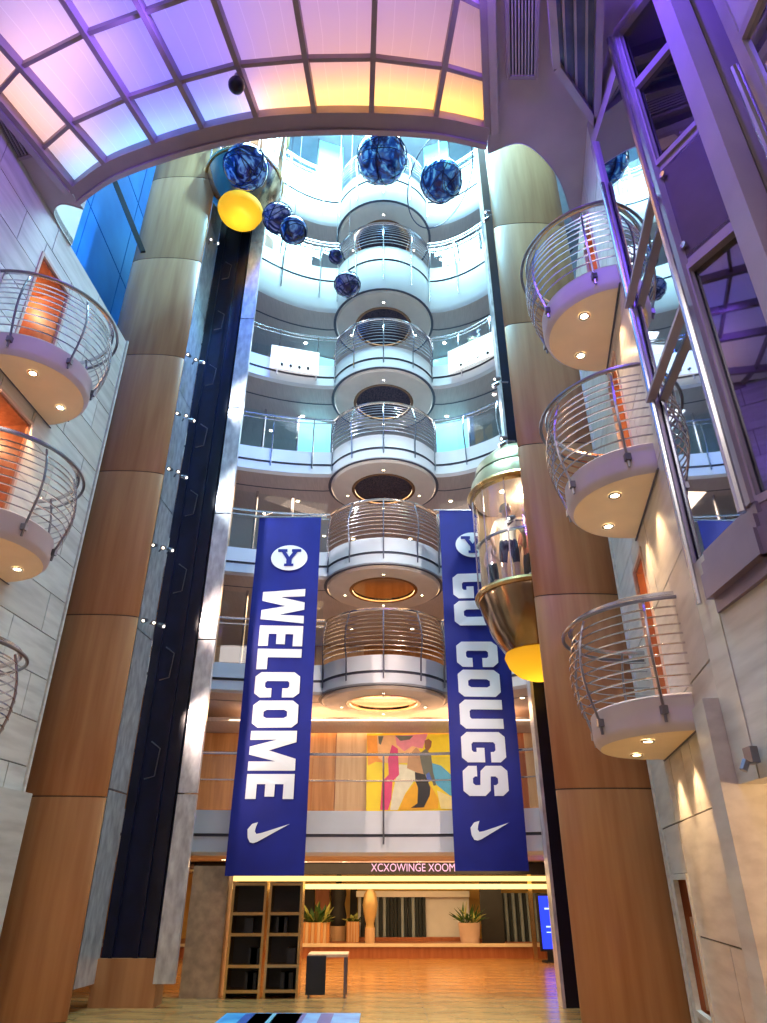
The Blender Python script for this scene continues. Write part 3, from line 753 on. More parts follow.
# ------------------------------------------------------------------ banners
def letter(ch):
    c = 0.13; s = 0.27
    O = lambda w: [[(c, 0), (w-c, 0), (w, c), (w, 1-c), (w-c, 1), (c, 1), (0, 1-c), (0, c)], [(s+.05, s-.03), (s, s+.04), (s, 1-s-.04), (s+.05, 1-s+.03), (w-s-.05, 1-s+.03), (w-s, 1-s-.04), (w-s, s+.04), (w-s-.05, s-.03)]]
    if ch == 'O': return 0.78, O(0.78)
    if ch == 'C': w = 0.76; return w, [[(c, 0), (w-c, 0), (w, c), (w, .38), (w-s, .38), (w-s, s), (w-s-.05, s-.04), (s+.05, s-.04), (s, s), (s, 1-s), (s+.05, 1-s+.04), (w-s-.05, 1-s+.04), (w-s, 1-s), (w-s, .62), (w, .62), (w, 1-c), (w-c, 1), (c, 1), (0, 1-c), (0, c)]]
    if ch == 'G': w = 0.80; return w, [[(c, 0), (w-c, 0), (w, c), (w, .52), (.42, .52), (.42, .34), (w-s, .34), (w-s, s), (w-s-.05, s-.04), (s+.05, s-.04), (s, s), (s, 1-s), (s+.05, 1-s+.04), (w-s-.05, 1-s+.04), (w-s, 1-s), (w-s, .66), (w, .66), (w, 1-c), (w-c, 1), (c, 1), (0, 1-c), (0, c)]]
    if ch == 'S': w = 0.76; return w, [[(c, 0), (w-c, 0), (w, c), (w, .48), (w-c, .60), (s, .62), (s, 1-s), (s+.05, 1-s+.05), (w-s-.05, 1-s+.05), (w-s, 1-s), (w-s, .68), (w, .68), (w, 1-c), (w-c, 1), (c, 1), (0, 1-c), (0, .52), (c, .40), (w-s, .38), (w-s, s), (w-s-.05, s-.05), (s+.05, s-.05), (s, s), (s, .32), (0, .32), (0, c)]]
    if ch == 'U': w = 0.80; return w, [[(c, 0), (w-c, 0), (w, c), (w, 1), (w-s, 1), (w-s, s), (w-s-.05, s-.04), (s+.05, s-.04), (s, s), (s, 1), (0, 1), (0, c)]]
    if ch == 'L': w = 0.64; return w, [[(0, 0), (w, 0), (w, .24), (s, .24), (s, 1), (0, 1)]]
    if ch == 'E': w = 0.66; return w, [[(0, 0), (w, 0), (w, .22), (s, .22), (s, .40), (w-.06, .40), (w-.06, .60), (s, .60), (s, .78), (w, .78), (w, 1), (0, 1)]]
    if ch == 'W': w = 1.16; return w, [[(.12, 0), (.42, 0), (.58, .55), (.74, 0), (1.04, 0), (w, 1), (w-.25, 1), (w-.28, .42), (.70, 1), (.46, 1), (.28, .42), (.25, 1), (0, 1)]]
    if ch == 'M': w = 1.10; return w, [[(0, 0), (.25, 0), (.25, .58), (.44, 0), (.66, 0), (.85, .58), (.85, 0), (w, 0), (w, 1), (w-.32, 1), (.55, .42), (.32, 1), (0, 1)]]
    if ch == 'Y': w = 1.0; return w, [[(.30, 0), (.70, 0), (.70, .14), (.61, .14), (.61, .40), (.84, .84), (1.0, .84), (1.0, 1), (.60, 1), (.60, .84), (.66, .84), (.50, .54), (.34, .84), (.40, .84), (.40, 1), (0, 1), (0, .84), (.16, .84), (.39, .40), (.39, .14), (.30, .14)]]
    return 0.45, []
def fill2d(loops, th):
    """2-D outline with holes to a solid (x, y in plane, z thickness)"""
    cu = bpy.data.curves.new('outline', 'CURVE'); cu.dimensions = '2D'; cu.fill_mode = 'BOTH'; cu.extrude = th/2
    for lp in loops:
        sp = cu.splines.new('POLY'); sp.points.add(len(lp)-1); sp.use_cyclic_u = True
        for k4, p in enumerate(lp): sp.points[k4].co = (p[0], p[1], 0, 1)
    t = bpy.data.objects.new('outline_tmp', cu); COL.objects.link(t)
    bpy.context.view_layer.update()
    dg = bpy.context.evaluated_depsgraph_get(); me = t.evaluated_get(dg).to_mesh()
    V = [v.co.copy() for v in me.vertices]; Fc = [tuple(p.vertices) for p in me.polygons]
    t.evaluated_get(dg).to_mesh_clear(); bpy.data.objects.remove(t); bpy.data.curves.remove(cu)
    return V, Fc
SW = [(0.0, 0.30), (0.02, 0.12), (0.08, 0.02), (0.16, 0.0), (0.26, 0.03), (1.0, 0.42), (0.34, 0.22), (0.22, 0.20), (0.18, 0.26), (0.20, 0.36), (0.24, 0.46), (0.10, 0.42)]
def ripple(x, z): return 0.020*math.sin(z*1.7+x*2.1)+0.012*math.sin(x*5.3+z*0.8)
def banner(xl, xr, zb, zt2, Y, words, ztxt0, ztxt1, zlogo, zsw, label):
    b = thing('hanging_banner', ((xl+xr)/2, Y, zb), label, 'banner')
    W_ = xr-xl; nx, nz = 10, 40
    q = MB(); G = []
    for s2 in (0, 0.012):
        G.append([[Vector((xl+W_*i/nx, Y+s2+ripple(xl+W_*i/nx, zb+(zt2-zb)*j/nz), zb+(zt2-zb)*j/nz)) for i in range(nx+1)] for j in range(nz+1)])
    q.loft(G[0]); q.loft(G[1]); q.loft([G[0][0], G[1][0]]); q.loft([G[0][-1], G[1][-1]])
    q.loft([[r_[0] for r_ in G[0]], [r_[0] for r_ in G[1]]]); q.loft([[r_[-1] for r_ in G[0]], [r_[-1] for r_ in G[1]]])
    q.smooth = True; q.build('cloth', banner_m, b)
    def place(V, Fc, f, nm, m, dy=0.014, flat=None):
        q2 = MB(); P = []
        for v in V:
            x, z = f(v.x, v.y); P.append((x, Y+(ripple(x, z) if flat is None else flat)-dy+v.z, z))
        q2.add(P, Fc); q2.build(nm, m, b)
    cap = 0.64*W_; x0 = xl+0.17*W_
    tot = sum((0.42 if ch == ' ' else letter(ch)[0]+0.09) for ch in words)-0.09
    sc = (ztxt0-ztxt1)/tot; cur = 0
    for ch in words:
        if ch == ' ': cur += 0.42; continue
        wd, lp = letter(ch)
        V, Fc = fill2d(lp, 0.008)
        place(V, Fc, lambda a, bb, cur=cur: (x0+bb*cap, ztxt0-(cur+a)*sc), 'letter_'+ch.lower(), letter_m)
        cur += wd+0.09
    cx = (xl+xr)/2+0.03*W_; ry = (zy(546)-zy(571))/2
    V, Fc = fill2d([[(0.285*W_*math.cos(2*PI*k4/36), ry*math.sin(2*PI*k4/36)) for k4 in range(36)]], 0.008)
    place(V, Fc, lambda a, bb: (cx+a, zlogo+bb), 'oval_emblem', letter_m, 0.035, ripple(cx, zlogo))
    wd, lp = letter('Y'); V, Fc = fill2d(lp, 0.014)
    hh = ry*1.35
    place(V, Fc, lambda a, bb: (cx+(a-0.5)*hh*1.25, zlogo+(bb-0.5)*hh), 'letter_y', banner_m, 0.045, ripple(cx, zlogo))
    V, Fc = fill2d([SW], 0.008)
    place(V, Fc, lambda a, bb: (xl+0.24*W_+a*0.54*W_, zsw+bb*0.54*W_-0.12*W_), 'check_emblem', letter_m)
    MB().tube([(xl-0.12, Y, zt2+0.02), (xr+0.12, Y, zt2+0.02)], 0.022, 6).build('hanging_rod', steel, b)
    for xx in (xl+0.03, xr-0.03):
        cb_ = 0.06 if xx < 0 else 0.288
        yr = 14.85-cb_*(abs(xx)-1.3)**2 if abs(xx) > 1.3 else 14.85-0.8+RB_-math.sqrt(RB_**2-xx*xx)
        MB().tube([(xx, Y, zt2+0.02), (xx, yr-0.03, EYE+7.95)], 0.006, 4).build('tie_cord', steel, b)
YB = 13.25
def zy(py): 
    d = ray(383, py); return EYE+d.z/d.y*YB
banner(at_y(225, 873, YB).x, at_y(304, 873, YB).x, zy(876), zy(518), YB, 'WELCOME', zy(589), zy(799), zy(558), zy(833), 'blue banner reading WELCOME hung from the round balcony')
banner(at_y(455, 870, YB).x, at_y(528, 870, YB).x+0.02, zy(871), zy(511), YB, 'GO COUGS', zy(574), zy(796), zy(546), zy(831), 'blue banner reading GO COUGS hung beside the glass lift')

# ------------------------------------------------------------------ glass lifts
def lift(cx, cy, zf, label, n=48):
    """zf: world height of the cabin floor rim"""
    L = thing('glass_lift', (cx, cy, zf-1.45), label, 'lift')
    c = (cx, cy, zf)
    MB().lathe([(0.93, 0.06), (0.95, 0.0), (0.93, -0.06), (0.86, -0.30), (0.74, -0.62), (0.58, -0.88), (0.50, -0.98)], c, n).build('bowl', bronze, L)
    MB().lathe([(0.90, 0.10), (0.98, 0.10), (1.0, 0.05), (0.98, 0.0), (0.93, 0.0)], c, n).build('floor_rim', gold, L)
    MB().lathe([(0.90, 0.06), (0.0, 0.06)], c, n).build('cabin_floor', bronze, L)
    MB().lathe([(0.54, -0.96), (0.56, -1.02), (0.50, -1.18), (0.36, -1.32), (0.18, -1.40), (0.0, -1.43)], c, n).build('glowing_dish', dish, L)
    MB().lathe([(0.52, -0.965), (0.0, -0.965)], c, n).build('dish_reflector', interior_l, L)
    MB().lathe([(0.92, 0.10), (0.92, 2.06)], c, n).build('glass_wall', glass_c, L)
    MB().lathe([(0.90, 2.00), (0.98, 2.02), (1.02, 2.08), (0.98, 2.14), (0.90, 2.16)], c, n).build('roof_rim', gold, L)
    MB().lathe([(0.97, 2.14), (0.92, 2.36), (0.84, 2.50), (0.80, 2.50)], c, n).build('roof_cove', mat('pale_dome', (0.50, 0.42, 0.24), 0.28, metal=0.5, var=0.05), L)
    MB().lathe([(0.86, 2.50), (0.80, 2.72), (0.55, 2.98), (0.25, 3.08), (0.0, 3.10)], c, n).build('dome', MATS['pale_dome'], L)
    MB().lathe([(0.88, 2.05), (0.0, 2.05)], c, n).build('cabin_ceiling', mat('cabin_ceiling', (0.7, 0.6, 0.5), 0.25, metal=0.4, var=0.05), L)
    MB().tube([(cx+0.88*math.cos(a), cy+0.88*math.sin(a), zf+1.02) for a in [PI*1.0+PI*k4/24 for k4 in range(25)]], 0.03, 6).build('handrail', steel_d, L)
    for k4 in range(7):
        a = PI+PI*k4/6
        MB().tube([(cx+0.93*math.cos(a), cy+0.93*math.sin(a), zf+0.1), (cx+0.93*math.cos(a), cy+0.93*math.sin(a), zf+2.05)], 0.014, 5).build('mullion', steel, L)
    MB().box(cx-0.75, cx+0.75, cy+0.72, cy+0.80, zf+0.06, zf+2.05).build('back_wall', wood_pale, L)
    for x in (-0.4, 0.0, 0.4):
        MB().lathe([(0.05, -0.01), (0.0, -0.01)], (cx+x, cy-0.3, zf+2.05), 10).build('cabin_lamp', lamp_w, L)
    point('lift_dish_lamp', (cx, cy, zf-1.14), 4.5, (1.0, 0.72, 0.25), 0.06)
    point('lift_cabin_lamp', (cx, cy-0.1, zf+1.95), 22, WARM2, 0.08)
    return L
LX, LY, LZ = 2.62, 11.45, EYE+4.42
lift(LX, LY, LZ, 'round glass lift with brass rims and people inside')
lift(-3.55, 11.5, EYE+15.75, 'round glass lift high at the top of the black shaft')

# ------------------------------------------------------------------ people in the lift
def person(loc, rotz, H, shirt, shorts, hair, label, pose, skin=(0.62, 0.38, 0.27), long_legs=False):
    k4 = H/1.75
    J = {'pelvis': (0, 0, .95), 'waist': (0, .01, 1.08), 'chest': (0, .02, 1.30), 'neck': (0, 0, 1.47), 'jaw': (0, -.02, 1.55), 'head': (0, -.01, 1.63), 'crown': (0, .01, 1.72),
         'hipL': (.10, 0, .90), 'kneeL': (.12, -.02, .50), 'ankL': (.12, .03, .09), 'toeL': (.14, -.14, .04),
         'hipR': (-.10, 0, .90), 'kneeR': (-.12, -.04, .50), 'ankR': (-.13, .01, .09), 'toeR': (-.15, -.16, .04),
         'shL': (.19, .01, 1.40), 'elL': (.27, .04, 1.12), 'wrL': (.25, -.12, .92), 'haL': (.24, -.17, .86),
         'shR': (-.19, .01, 1.40), 'elR': (-.27, .04, 1.12), 'wrR': (-.25, -.12, .92), 'haR': (-.24, -.17, .86)}
    J.update(pose)
    Rr = {'pelvis': .15, 'waist': .125, 'chest': .155, 'neck': .058, 'jaw': .075, 'head': .10, 'crown': .07, 'hip': .10, 'knee': .062, 'ank': .042, 'toe': .034, 'sh': .066, 'el': .045, 'wr': .030, 'ha': .034}
    E = [('pelvis', 'waist'), ('waist', 'chest'), ('chest', 'neck'), ('neck', 'jaw'), ('jaw', 'head'), ('head', 'crown')]
    for s2 in 'LR':
        E += [('pelvis', 'hip'+s2), ('hip'+s2, 'knee'+s2), ('knee'+s2, 'ank'+s2), ('ank'+s2, 'toe'+s2), ('chest', 'sh'+s2), ('sh'+s2, 'el'+s2), ('el'+s2, 'wr'+s2), ('wr'+s2, 'ha'+s2)]
        hx = Vector(J['ha'+s2]); wx = Vector(J['wr'+s2]); d = (hx-wx).normalized(); sd = d.cross(Vector((0, 1, 0.2))).normalized()
        for f in range(4):
            nm = 'f%d%s' % (f, s2); J[nm] = tuple(hx+d*(0.075+0.012*(1 if f in (1, 2) else 0))+sd*(f-1.5)*0.021); Rr['f%d' % f] = .009; E.append(('ha'+s2, nm))
        J['th'+s2] = tuple(wx+d*0.06+sd*0.05); Rr['th'] = .010; E.append(('wr'+s2, 'th'+s2))
    names_ = list(J); ix = {n: i for i, n in enumerate(names_)}
    me = bpy.data.meshes.new('person'); me.from_pydata([Vector(J[n])*k4 for n in names_], [(ix[a], ix[b]) for a, b in E], [])
    o = bpy.data.objects.new('person', me); COL.objects.link(o)
    md = o.modifiers.new('skin', 'SKIN'); 
    for i, n in enumerate(names_):
        base = n if n in Rr else n[:-1]
        r = Rr.get(base, .03)*k4
        sv = me.skin_vertices[0].data[i]; sv.radius = (r*(1.15 if n in ('chest', 'pelvis', 'waist') else 1), r*(0.8 if n in ('chest', 'pelvis', 'waist') else 1)); sv.use_root = (n == 'pelvis')
    sb = o.modifiers.new('sub', 'SUBSURF'); sb.levels = 2; sb.render_levels = 2
    bpy.context.view_layer.update(); dg = bpy.context.evaluated_depsgraph_get()
    m2 = bpy.data.meshes.new_from_object(o.evaluated_get(dg)); bpy.data.objects.remove(o)
    p = bpy.data.objects.new('person', m2); COL.objects.link(p); p.location = loc; p.rotation_euler = (0, 0, rotz)
    m2.materials.clear()
    for mm in (mat('skin_%.2f' % skin[0], skin, 0.5, var=0.05), shirt, shorts, blackm): m2.materials.append(mm)
    for f in m2.polygons:
        c = f.center/k4; f.use_smooth = True
        arm = abs(c.x) > 0.235
        if c.z > 1.46: f.material_index = 0
        elif c.z > 0.98 and not (arm and c.z < 1.16): f.material_index = 1
        elif (c.z > (0.1 if long_legs else 0.55)) and not arm and c.z <= 1.0: f.material_index = 2
        elif c.z < 0.09: f.material_index = 3
        else: f.material_index = 0
    tag(p, label, 'person', 'people in the glass lift')
    # hair cap and face
    q = MB(); V = []; 
    hz, hy = 1.64*k4, -.005*k4
    prof = []
    rows = []
    for i in range(7):
        th = i/6*1.75
        rows.append([Vector((0.112*k4*math.sin(th)*math.cos(a), hy+0.02*k4+0.125*k4*math.sin(th)*math.sin(a)*(1 if math.sin(a) > 0 else 0.80), hz+0.03*k4+0.115*k4*math.cos(th)-(0.05*k4*max(0, math.sin(a)) if i > 4 else 0))) for a in [2*PI*j/16 for j in range(16)]])
    q.loft(rows, closed=True); q.smooth = True
    me3 = bpy.data.meshes.new('hair'); me3.from_pydata(q.v, [], q.f); me3.materials.append(hair); me3.polygons.foreach_set('use_smooth', [True]*len(me3.polygons))
    h = bpy.data.objects.new('hair', me3); COL.objects.link(h); h.parent = p
    def sub(nm, c, r, m):
        q = MB().lathe([(r*math.sin(PI*i/6), -r*math.cos(PI*i/6)) for i in range(7)], c, 8); me4 = bpy.data.meshes.new(nm); me4.from_pydata(q.v, [], q.f); me4.materials.append(m)
        o4 = bpy.data.objects.new(nm, me4); COL.objects.link(o4); o4.parent = p
    sk = m2.materials[0]
    for sx in (-1, 1):
        sub('eye', (sx*.036*k4, -.100*k4, 1.63*k4), .012, blackm); sub('ear', (sx*.100*k4, 0, 1.62*k4), .024, sk)
    sub('nose', (0, -.112*k4, 1.60*k4), .017, sk); sub('mouth', (0, -.088*k4, 1.555*k4), .016, wood_red)
    return p
zfl = LZ+0.06
person((LX-0.38, LY-0.30, zfl), PI*0.93, 1.68, mat('shirt_cream', (0.86, 0.80, 0.55), 0.8, var=0.06), mat('shorts_navy', (0.03, 0.035, 0.07), 0.8, var=0.1), mat('hair_blond', (0.62, 0.44, 0.24), 0.6, var=0.15),
       'rider in a cream shirt and dark shorts standing by the lift glass', {'elR': (-.30, -.02, 1.14), 'wrR': (-.30, -.24, 1.05), 'haR': (-.30, -.29, 1.03), 'elL': (.30, -.02, 1.14), 'wrL': (.28, -.24, 1.05), 'haL': (.27, -.29, 1.03)}, (0.70, 0.46, 0.35))
person((LX-0.60, LY+0.32, zfl), PI*0.6, 1.34, mat('shirt_pink', (0.62, 0.42, 0.40), 0.8, var=0.06), mat('shorts_grey', (0.08, 0.08, 0.10), 0.8, var=0.1), mat('hair_brown', (0.12, 0.06, 0.03), 0.6, var=0.15),
       'shorter rider in a dusty pink top behind the cream shirted one', {}, (0.66, 0.42, 0.31))
person((LX+0.12, LY+0.20, zfl), PI*1.1, 1.60, mat('shirt_rust', (0.45, 0.16, 0.12), 0.8, var=0.06), mat('trousers_dark', (0.05, 0.05, 0.06), 0.8, var=0.1), MATS['hair_brown'],
       'rider in a rust red top close to the copper column', {}, (0.66, 0.42, 0.31), True)

# ------------------------------------------------------------------ hanging globes
GL = [(246, 167, 22, 9.9, 0), (382, 158, 25, 11.2, 1), (441, 180, 21, 11.0, 1), (278, 218, 15, 10.6, 2), (293.5, 230, 13.5, 10.0, 0), (336, 256, 7.5, 12.2, 2), (347.5, 284.5, 12.8, 11.8, 2)]
gm = [globe_mat('globe_cobalt', 1, (0.004, 0.006, 0.05), (0.012, 0.03, 0.30), (0.25, 0.45, 0.85)),
      globe_mat('globe_cyan', 2, (0.006, 0.01, 0.10), (0.02, 0.12, 0.50), (0.35, 0.80, 1.0)),
      globe_mat('globe_violet', 3, (0.012, 0.012, 0.07), (0.05, 0.05, 0.28), (0.45, 0.38, 0.62))]
glabels = ['large cobalt swirl glass globe in front of the high lift', 'largest cyan veined blue globe nearest the ceiling edge', 'blue veined globe inside a thin tilted ring',
           'pale violet globe behind a smaller cobalt one', 'cobalt globe overlapping the pale violet globe', 'smallest violet globe above the lowest hanging one', 'violet marbled globe hanging lowest of all']
for (px, py, r, Y, k5), lab in zip(GL, glabels):
    c = at_y(px, py, Y); dep = c.y*CT+(c.z-EYE)*ST; R = r/F*dep
    g = thing('hanging_globe', (c.x, c.y, c.z-R), lab, 'globe', 'hanging glass globes')
    n = 16
    s_ = MB().lathe([(R*math.sin(PI*i/n), -R*math.cos(PI*i/n)) for i in range(n+1)], c, 28); s_.build('glass_ball', gm[k5], g)
    q = MB()
    for j in range(9 if R > 0.3 else 5):
        ax = Vector((random.gauss(0, 1), random.gauss(0, 1), random.gauss(0, 1))).normalized(); u = ax.orthogonal().normalized(); v = ax.cross(u); h = random.uniform(-0.75, 0.75)*R; rr = math.sqrt(R*R*1.02-h*h)
        q.tube([c+ax*h+u*rr*math.cos(2*PI*t/28)+v*rr*math.sin(2*PI*t/28)+ax*0.06*R*math.sin(6*PI*t/28) for t in range(28)], 0.012, 4, True)
    q.build('wire_wrap', mat('wire_navy', (0.01, 0.012, 0.08), 0.35, metal=0.5, var=0.1), g)
    MB().lathe([(0.0, R+0.05), (0.03, R+0.05), (0.04, R-0.01)], c, 8).build('cap', steel_d, g)
    MB().tube([c+Vector((0, 0, R)), (c.x, c.y, TOP)], 0.006, 4).build('cable', steel_d, g)
    if 'ring' in lab:
        up_ = Vector((0, -ST, CT)); rt = Vector((1, 0, 0)); vw = Vector((0, CT, ST)); u = rt*0.62+up_*0.78; v = (rt*0.78-up_*0.62)*0.48+vw*0.877; rr = R*2.25
        MB().tube([c+u*rr*math.cos(2*PI*t/48)+v*rr*math.sin(2*PI*t/48) for t in range(48)], 0.014, 5, True).build('orbit_ring', MATS['wire_navy'], g)

# ------------------------------------------------------------------ round balconies on the side walls
def wall_balcony(W, y0, y1, zu, label, dep, outer):
    s0, s1 = W.s_of_y(y0), W.s_of_y(y1); sc_ = (s0+s1)/2; a = (s1-s0)/2; Z0 = EYE+zu; Z1 = Z0+0.36
    B = thing('wall_balcony', W.p(sc_, 0.4, Z0), label, 'balcony', 'round balconies on the marble walls')
    def pt(phi, o, z):   # phi 0..PI around the half ellipse
        return W.p(sc_-(a+o)*math.cos(phi), max(0.0, (dep+o)*math.sin(phi)), z)
    N = 28; ph = [PI*i/N for i in range(N+1)]
    q = MB(); prof = [(-0.06, Z0), (-0.015, Z0+0.05), (0.0, Z0+0.10), (0.0, Z1-0.02), (-0.02, Z1)]
    q.loft([[pt(f, o, z) for f in ph] for o, z in prof]); q.add([pt(f, -0.02, Z1) for f in ph], [tuple(range(N+1))]); q.smooth = True
    q.build('slab', slab_m, B)
    q = MB(); q.add([pt(f, -0.06, Z0+0.001) for f in ph], [tuple(range(N, -1, -1))]); q.build('soffit', mat('balcony_soffit', (0.86, 0.70, 0.48), 0.5, var=0.03), B)  # downlight glow is put into this warm soffit colour
    q = MB(); q.tube([W.p(s0-0.02, 0.012, Z0), W.p(s1+0.02, 0.012, Z0)], 0.012, 4); q.build('wall_joint', groove, B)
    for ds in (-0.32, 0.32):
        c = W.p(sc_+ds*a*1.4, dep*0.45, Z0)
        downlight(B, c.x, c.y, c.z-0.002, lamp_w, 0.05)
        spot('balcony_downlight', W.p(sc_+ds*a*1.4, 0.20, Z0-0.03), W.p(sc_+ds*a*1.4, 0.06, Z0-2.5), 60, WARM, 70, 0.6, 0.03)
        spot('balcony_uplight', W.p(sc_+ds*a*1.4, dep*0.45, Z0-0.03), W.p(sc_+ds*a*1.4, dep*0.45, Z0-2.5), 14, WARM, 120, 0.8, 0.03)
    def ro(f): return 0.03+0.16*math.sin(PI*(0.15+0.75*f))-0.03
    for k5 in range(9):
        f = 0.04+0.105*k5; 
        MB().tube([pt(x, ro(f), Z1+f*0.98) for x in ph], 0.011, 5).build('rail_bar', steel, B)
    MB().tube([pt(x, 0.10, Z1+1.00) for x in ph], 0.030, 6).build('top_rail', steel, B)
    MB().tube([pt(x, 0.19, Z1+0.93) for x in ph], 0.022, 6).build('lower_rail', steel_d, B)
    for x in (PI*0.10, PI*0.37, PI*0.63, PI*0.90):
        MB().tube([pt(x, ro(f), Z1+f*0.98) for f in (1.0, .85, .7, .5, .3, .15, 0.0)]+[pt(x, 0.03, Z1-0.15), pt(x, 0.02, Z0+0.08)], 0.016, 5).build('post', steel_d, B)
        c0 = pt(x, 0.025, Z1-0.16); MB().box(c0.x-0.032, c0.x+0.032, c0.y-0.032, c0.y+0.032, c0.z-0.04, c0.z+0.04).build('bracket', steel_d, B)
nth = ['topmost', 'middle', 'lowest']
for (y0, y1, zu), nm in zip(LB, nth): wall_balcony(WL, y0, y1, zu, '%s round steel railed balcony on the marble wall by the black lift shaft' % nm, 0.95, 0)
for (y0, y1, zu), nm in zip(RB, nth): wall_balcony(WR, y0, y1, zu, '%s round steel railed balcony on the marble wall beside the glazed bay' % nm, 0.90, 0)

# ------------------------------------------------------------------ glazed bay on the right
bay = thing('glazed_bay', (3.1, 5.2, zb0), 'tall glazed bay window with steel rods and purple painted frames', 'bay window')
def vface(mb, a, b, n0, n1, z0, z1):
    d = (b-a).normalized(); n = Vector((d.y, -d.x, 0))
    if n.x > 0: n = -n
    A, B = a+n*n0, b+n*n0; C, D = b+n*n1, a+n*n1
    u0, u1 = Vector((0, 0, z0)), Vector((0, 0, z1))
    return mb.hexa([A+u0, B+u0, C+u0, D+u0, A+u1, B+u1, C+u1, D+u1])
zg0, zg1 = zb1, EYE+8.9
vface(MB(), P1, P2, -0.03, -0.015, zg0, zg1) if False else None
q = MB(); vface(q, P1, P2, -0.03, -0.015, zg0, zg1); q.build('glass_pane', glass_m, bay)
P4 = Vector((3.72, 3.49, 0))
q = MB(); vface(q, P2, P3x, -0.06, -0.045, EYE+6.77, EYE+9.26); q.build('glass_pane', glass_d, bay)
q = MB(); vface(q, P2, P3x, -0.06, -0.045, zg0, EYE+5.15); q.build('glass_pane', glass_d, bay)
q = MB(); vface(q, P2, P3x, -0.04, 0.0, EYE+5.30, EYE+6.62); pnl = q.build('dark_panel', mat('panel_plum', (0.10, 0.07, 0.12), 0.4, var=0.1), bay)
for zz in (EYE+5.45, EYE+6.5):
    c = P2.lerp(P3x, 0.12)+Vector((-0.02, 0, zz)); MB().tube([c, c+Vector((-0.03, -0.01, 0))], 0.035, 10).build('bolt', steel, pnl)
# frames of the second face
def frame_rect(a, b, z0, z1, w_, m, nm='pane_frame'):
    d = (b-a); L_ = d.length; d.normalize()
    for (s0, s1, y0, y1) in ((0, w_, z0, z1), (L_-w_, L_, z0, z1), (w_, L_-w_, z0, z0+w_), (w_, L_-w_, z1-w_, z1)):
        q = MB(); vface(q, a+d*s0, a+d*s1, -0.07, 0.03, y0, y1); q.build(nm, m, bay)
frame_rect(P2, P3x, EYE+6.70, EYE+9.32, 0.07, purple_metal)
frame_rect(P2, P3x, zg0-0.02, EYE+5.22, 0.07, purple_metal)
q = MB(); vface(q, P2, P3x, -0.05, 0.01, EYE+8.1, EYE+8.22); q.build('transom', purple_metal, bay)
q = MB(); vface(q, P2, P3x, -0.05, -0.0, EYE+5.22, EYE+5.36); q.build('transom', purple_metal, bay)
q = MB(); vface(q, P2, P3x, -0.05, -0.0, EYE+6.58, EYE+6.72); q.build('transom', purple_metal, bay)
# upper spandrel beyond the glass
q = MB(); vface(q, P1+Vector((0, 0.1, 0)), P2, -0.2, -0.02, zg1, HC); q.build('spandrel', plaster, bay)
q = MB(); vface(q, P2, P3x, -0.2, -0.02, EYE+9.32, HC); q.build('spandrel', plaster, bay)
# bars
def rod(nm, x, y, z0, z1, r): MB().tube([(x, y, z0), (x, y, z1)], r, 8).build(nm, steel, bay)
rod('steel_rod', P1.x-0.035, P1.y-0.06, EYE+2.22, EYE+8.0, 0.028)
MB().box(P1.x-0.03, P1.x+0.05, P1.y-0.05, P1.y+0.03, zg0, zg1).build('corner_post', purple_metal, bay)
rod('steel_rod', P2.x-0.10, P2.y-0.02, EYE+2.55, EYE+9.2, 0.036)
MB().box(P2.x-0.04, P2.x+0.06, P2.y-0.06, P2.y+0.05, zg0, zg1+0.3).build('corner_post', purple_metal, bay)
for (a, b) in (((661, 196), (640, 308)), ((687, 305), (657, 402))):
    pa = at_y(a[0], a[1], P2.y+0.02); pb = at_y(b[0], b[1], P1.y-0.03)
    pa.x = P2.x-0.07; pb.x = P1.x-0.05
    MB().beam(pb, pa, 0.04, 0.09, (1, 0, 0)).build('brace', purple_metal, bay)
# base moulding, stepped
dd = (P1-P2).normalized()
Pa, Pb = P1-dd*0.30, P2; Pc = P3+(P3-P2)*2.2
for (z0, z1, o) in ((zb0, zb0+0.12, 0.02), (zb0+0.12, zb0+0.34, 0.09), (zb0+0.34, zb0+0.46, 0.06), (zb0+0.46, zb1, 0.02)):
    q = MB(); vface(q, Pa, Pb-dd*0.08, -0.3, o, z0, z1); q.build('base_moulding', mat('plum_metal', (0.24, 0.19, 0.29), 0.35, metal=0.35, var=0.06), bay)
    q = MB(); vface(q, Pb, Pc, -0.3, o, z0, z1); q.build('base_moulding', mat('plum_metal', (0.24, 0.19, 0.29), 0.35, metal=0.35, var=0.06), bay)
# interior of the bay
struct(MB().box(4.4, 4.6, 3.2, 6.6, zb0, HC).build('wall_bay_inner', interior), 'dark inner wall behind the glazed bay')
struct(MB().prism([(2.95, 5.9), (2.97, 4.78), (3.2, 4.3), (4.4, 4.1), (4.4, 5.9)], zb0+0.1, zb0+0.2).build('floor_bay', interior), 'floor inside the glazed bay')
cu_ = thing('curtain', (3.9, 4.9, zb1), 'pale blue grey curtain hanging inside the glazed bay', 'curtain')
q = MB(); rows = []
for z in (zb0+0.25, HC-0.1):
    rows.append([(3.55+0.05*math.sin(i*0.9), 4.15+i*0.035, z) for i in range(40)])
q.loft(rows); q.smooth = True; q.build('cloth', mat('curtain_blue', (0.34, 0.40, 0.52), 0.8, var=0.08), cu_)
# pillar beside the bay
pc = thing('square_pillar', (3.19, 4.03, zl), 'pale square pillar standing between two glazed bays', 'pillar')
MB().box(3.08, 3.285, 3.9, 4.16, zl, HC).build('shaft', plaster, pc)
MB().box(3.285, 3.335, 3.96, 4.1, zl, HC).build('groove', vent_m, pc)
struct(MB().box(3.335, 4.4, 3.94, 4.1, zl, HC).build('wall_bay_return', plaster), 'mauve return wall beside the square pillar')
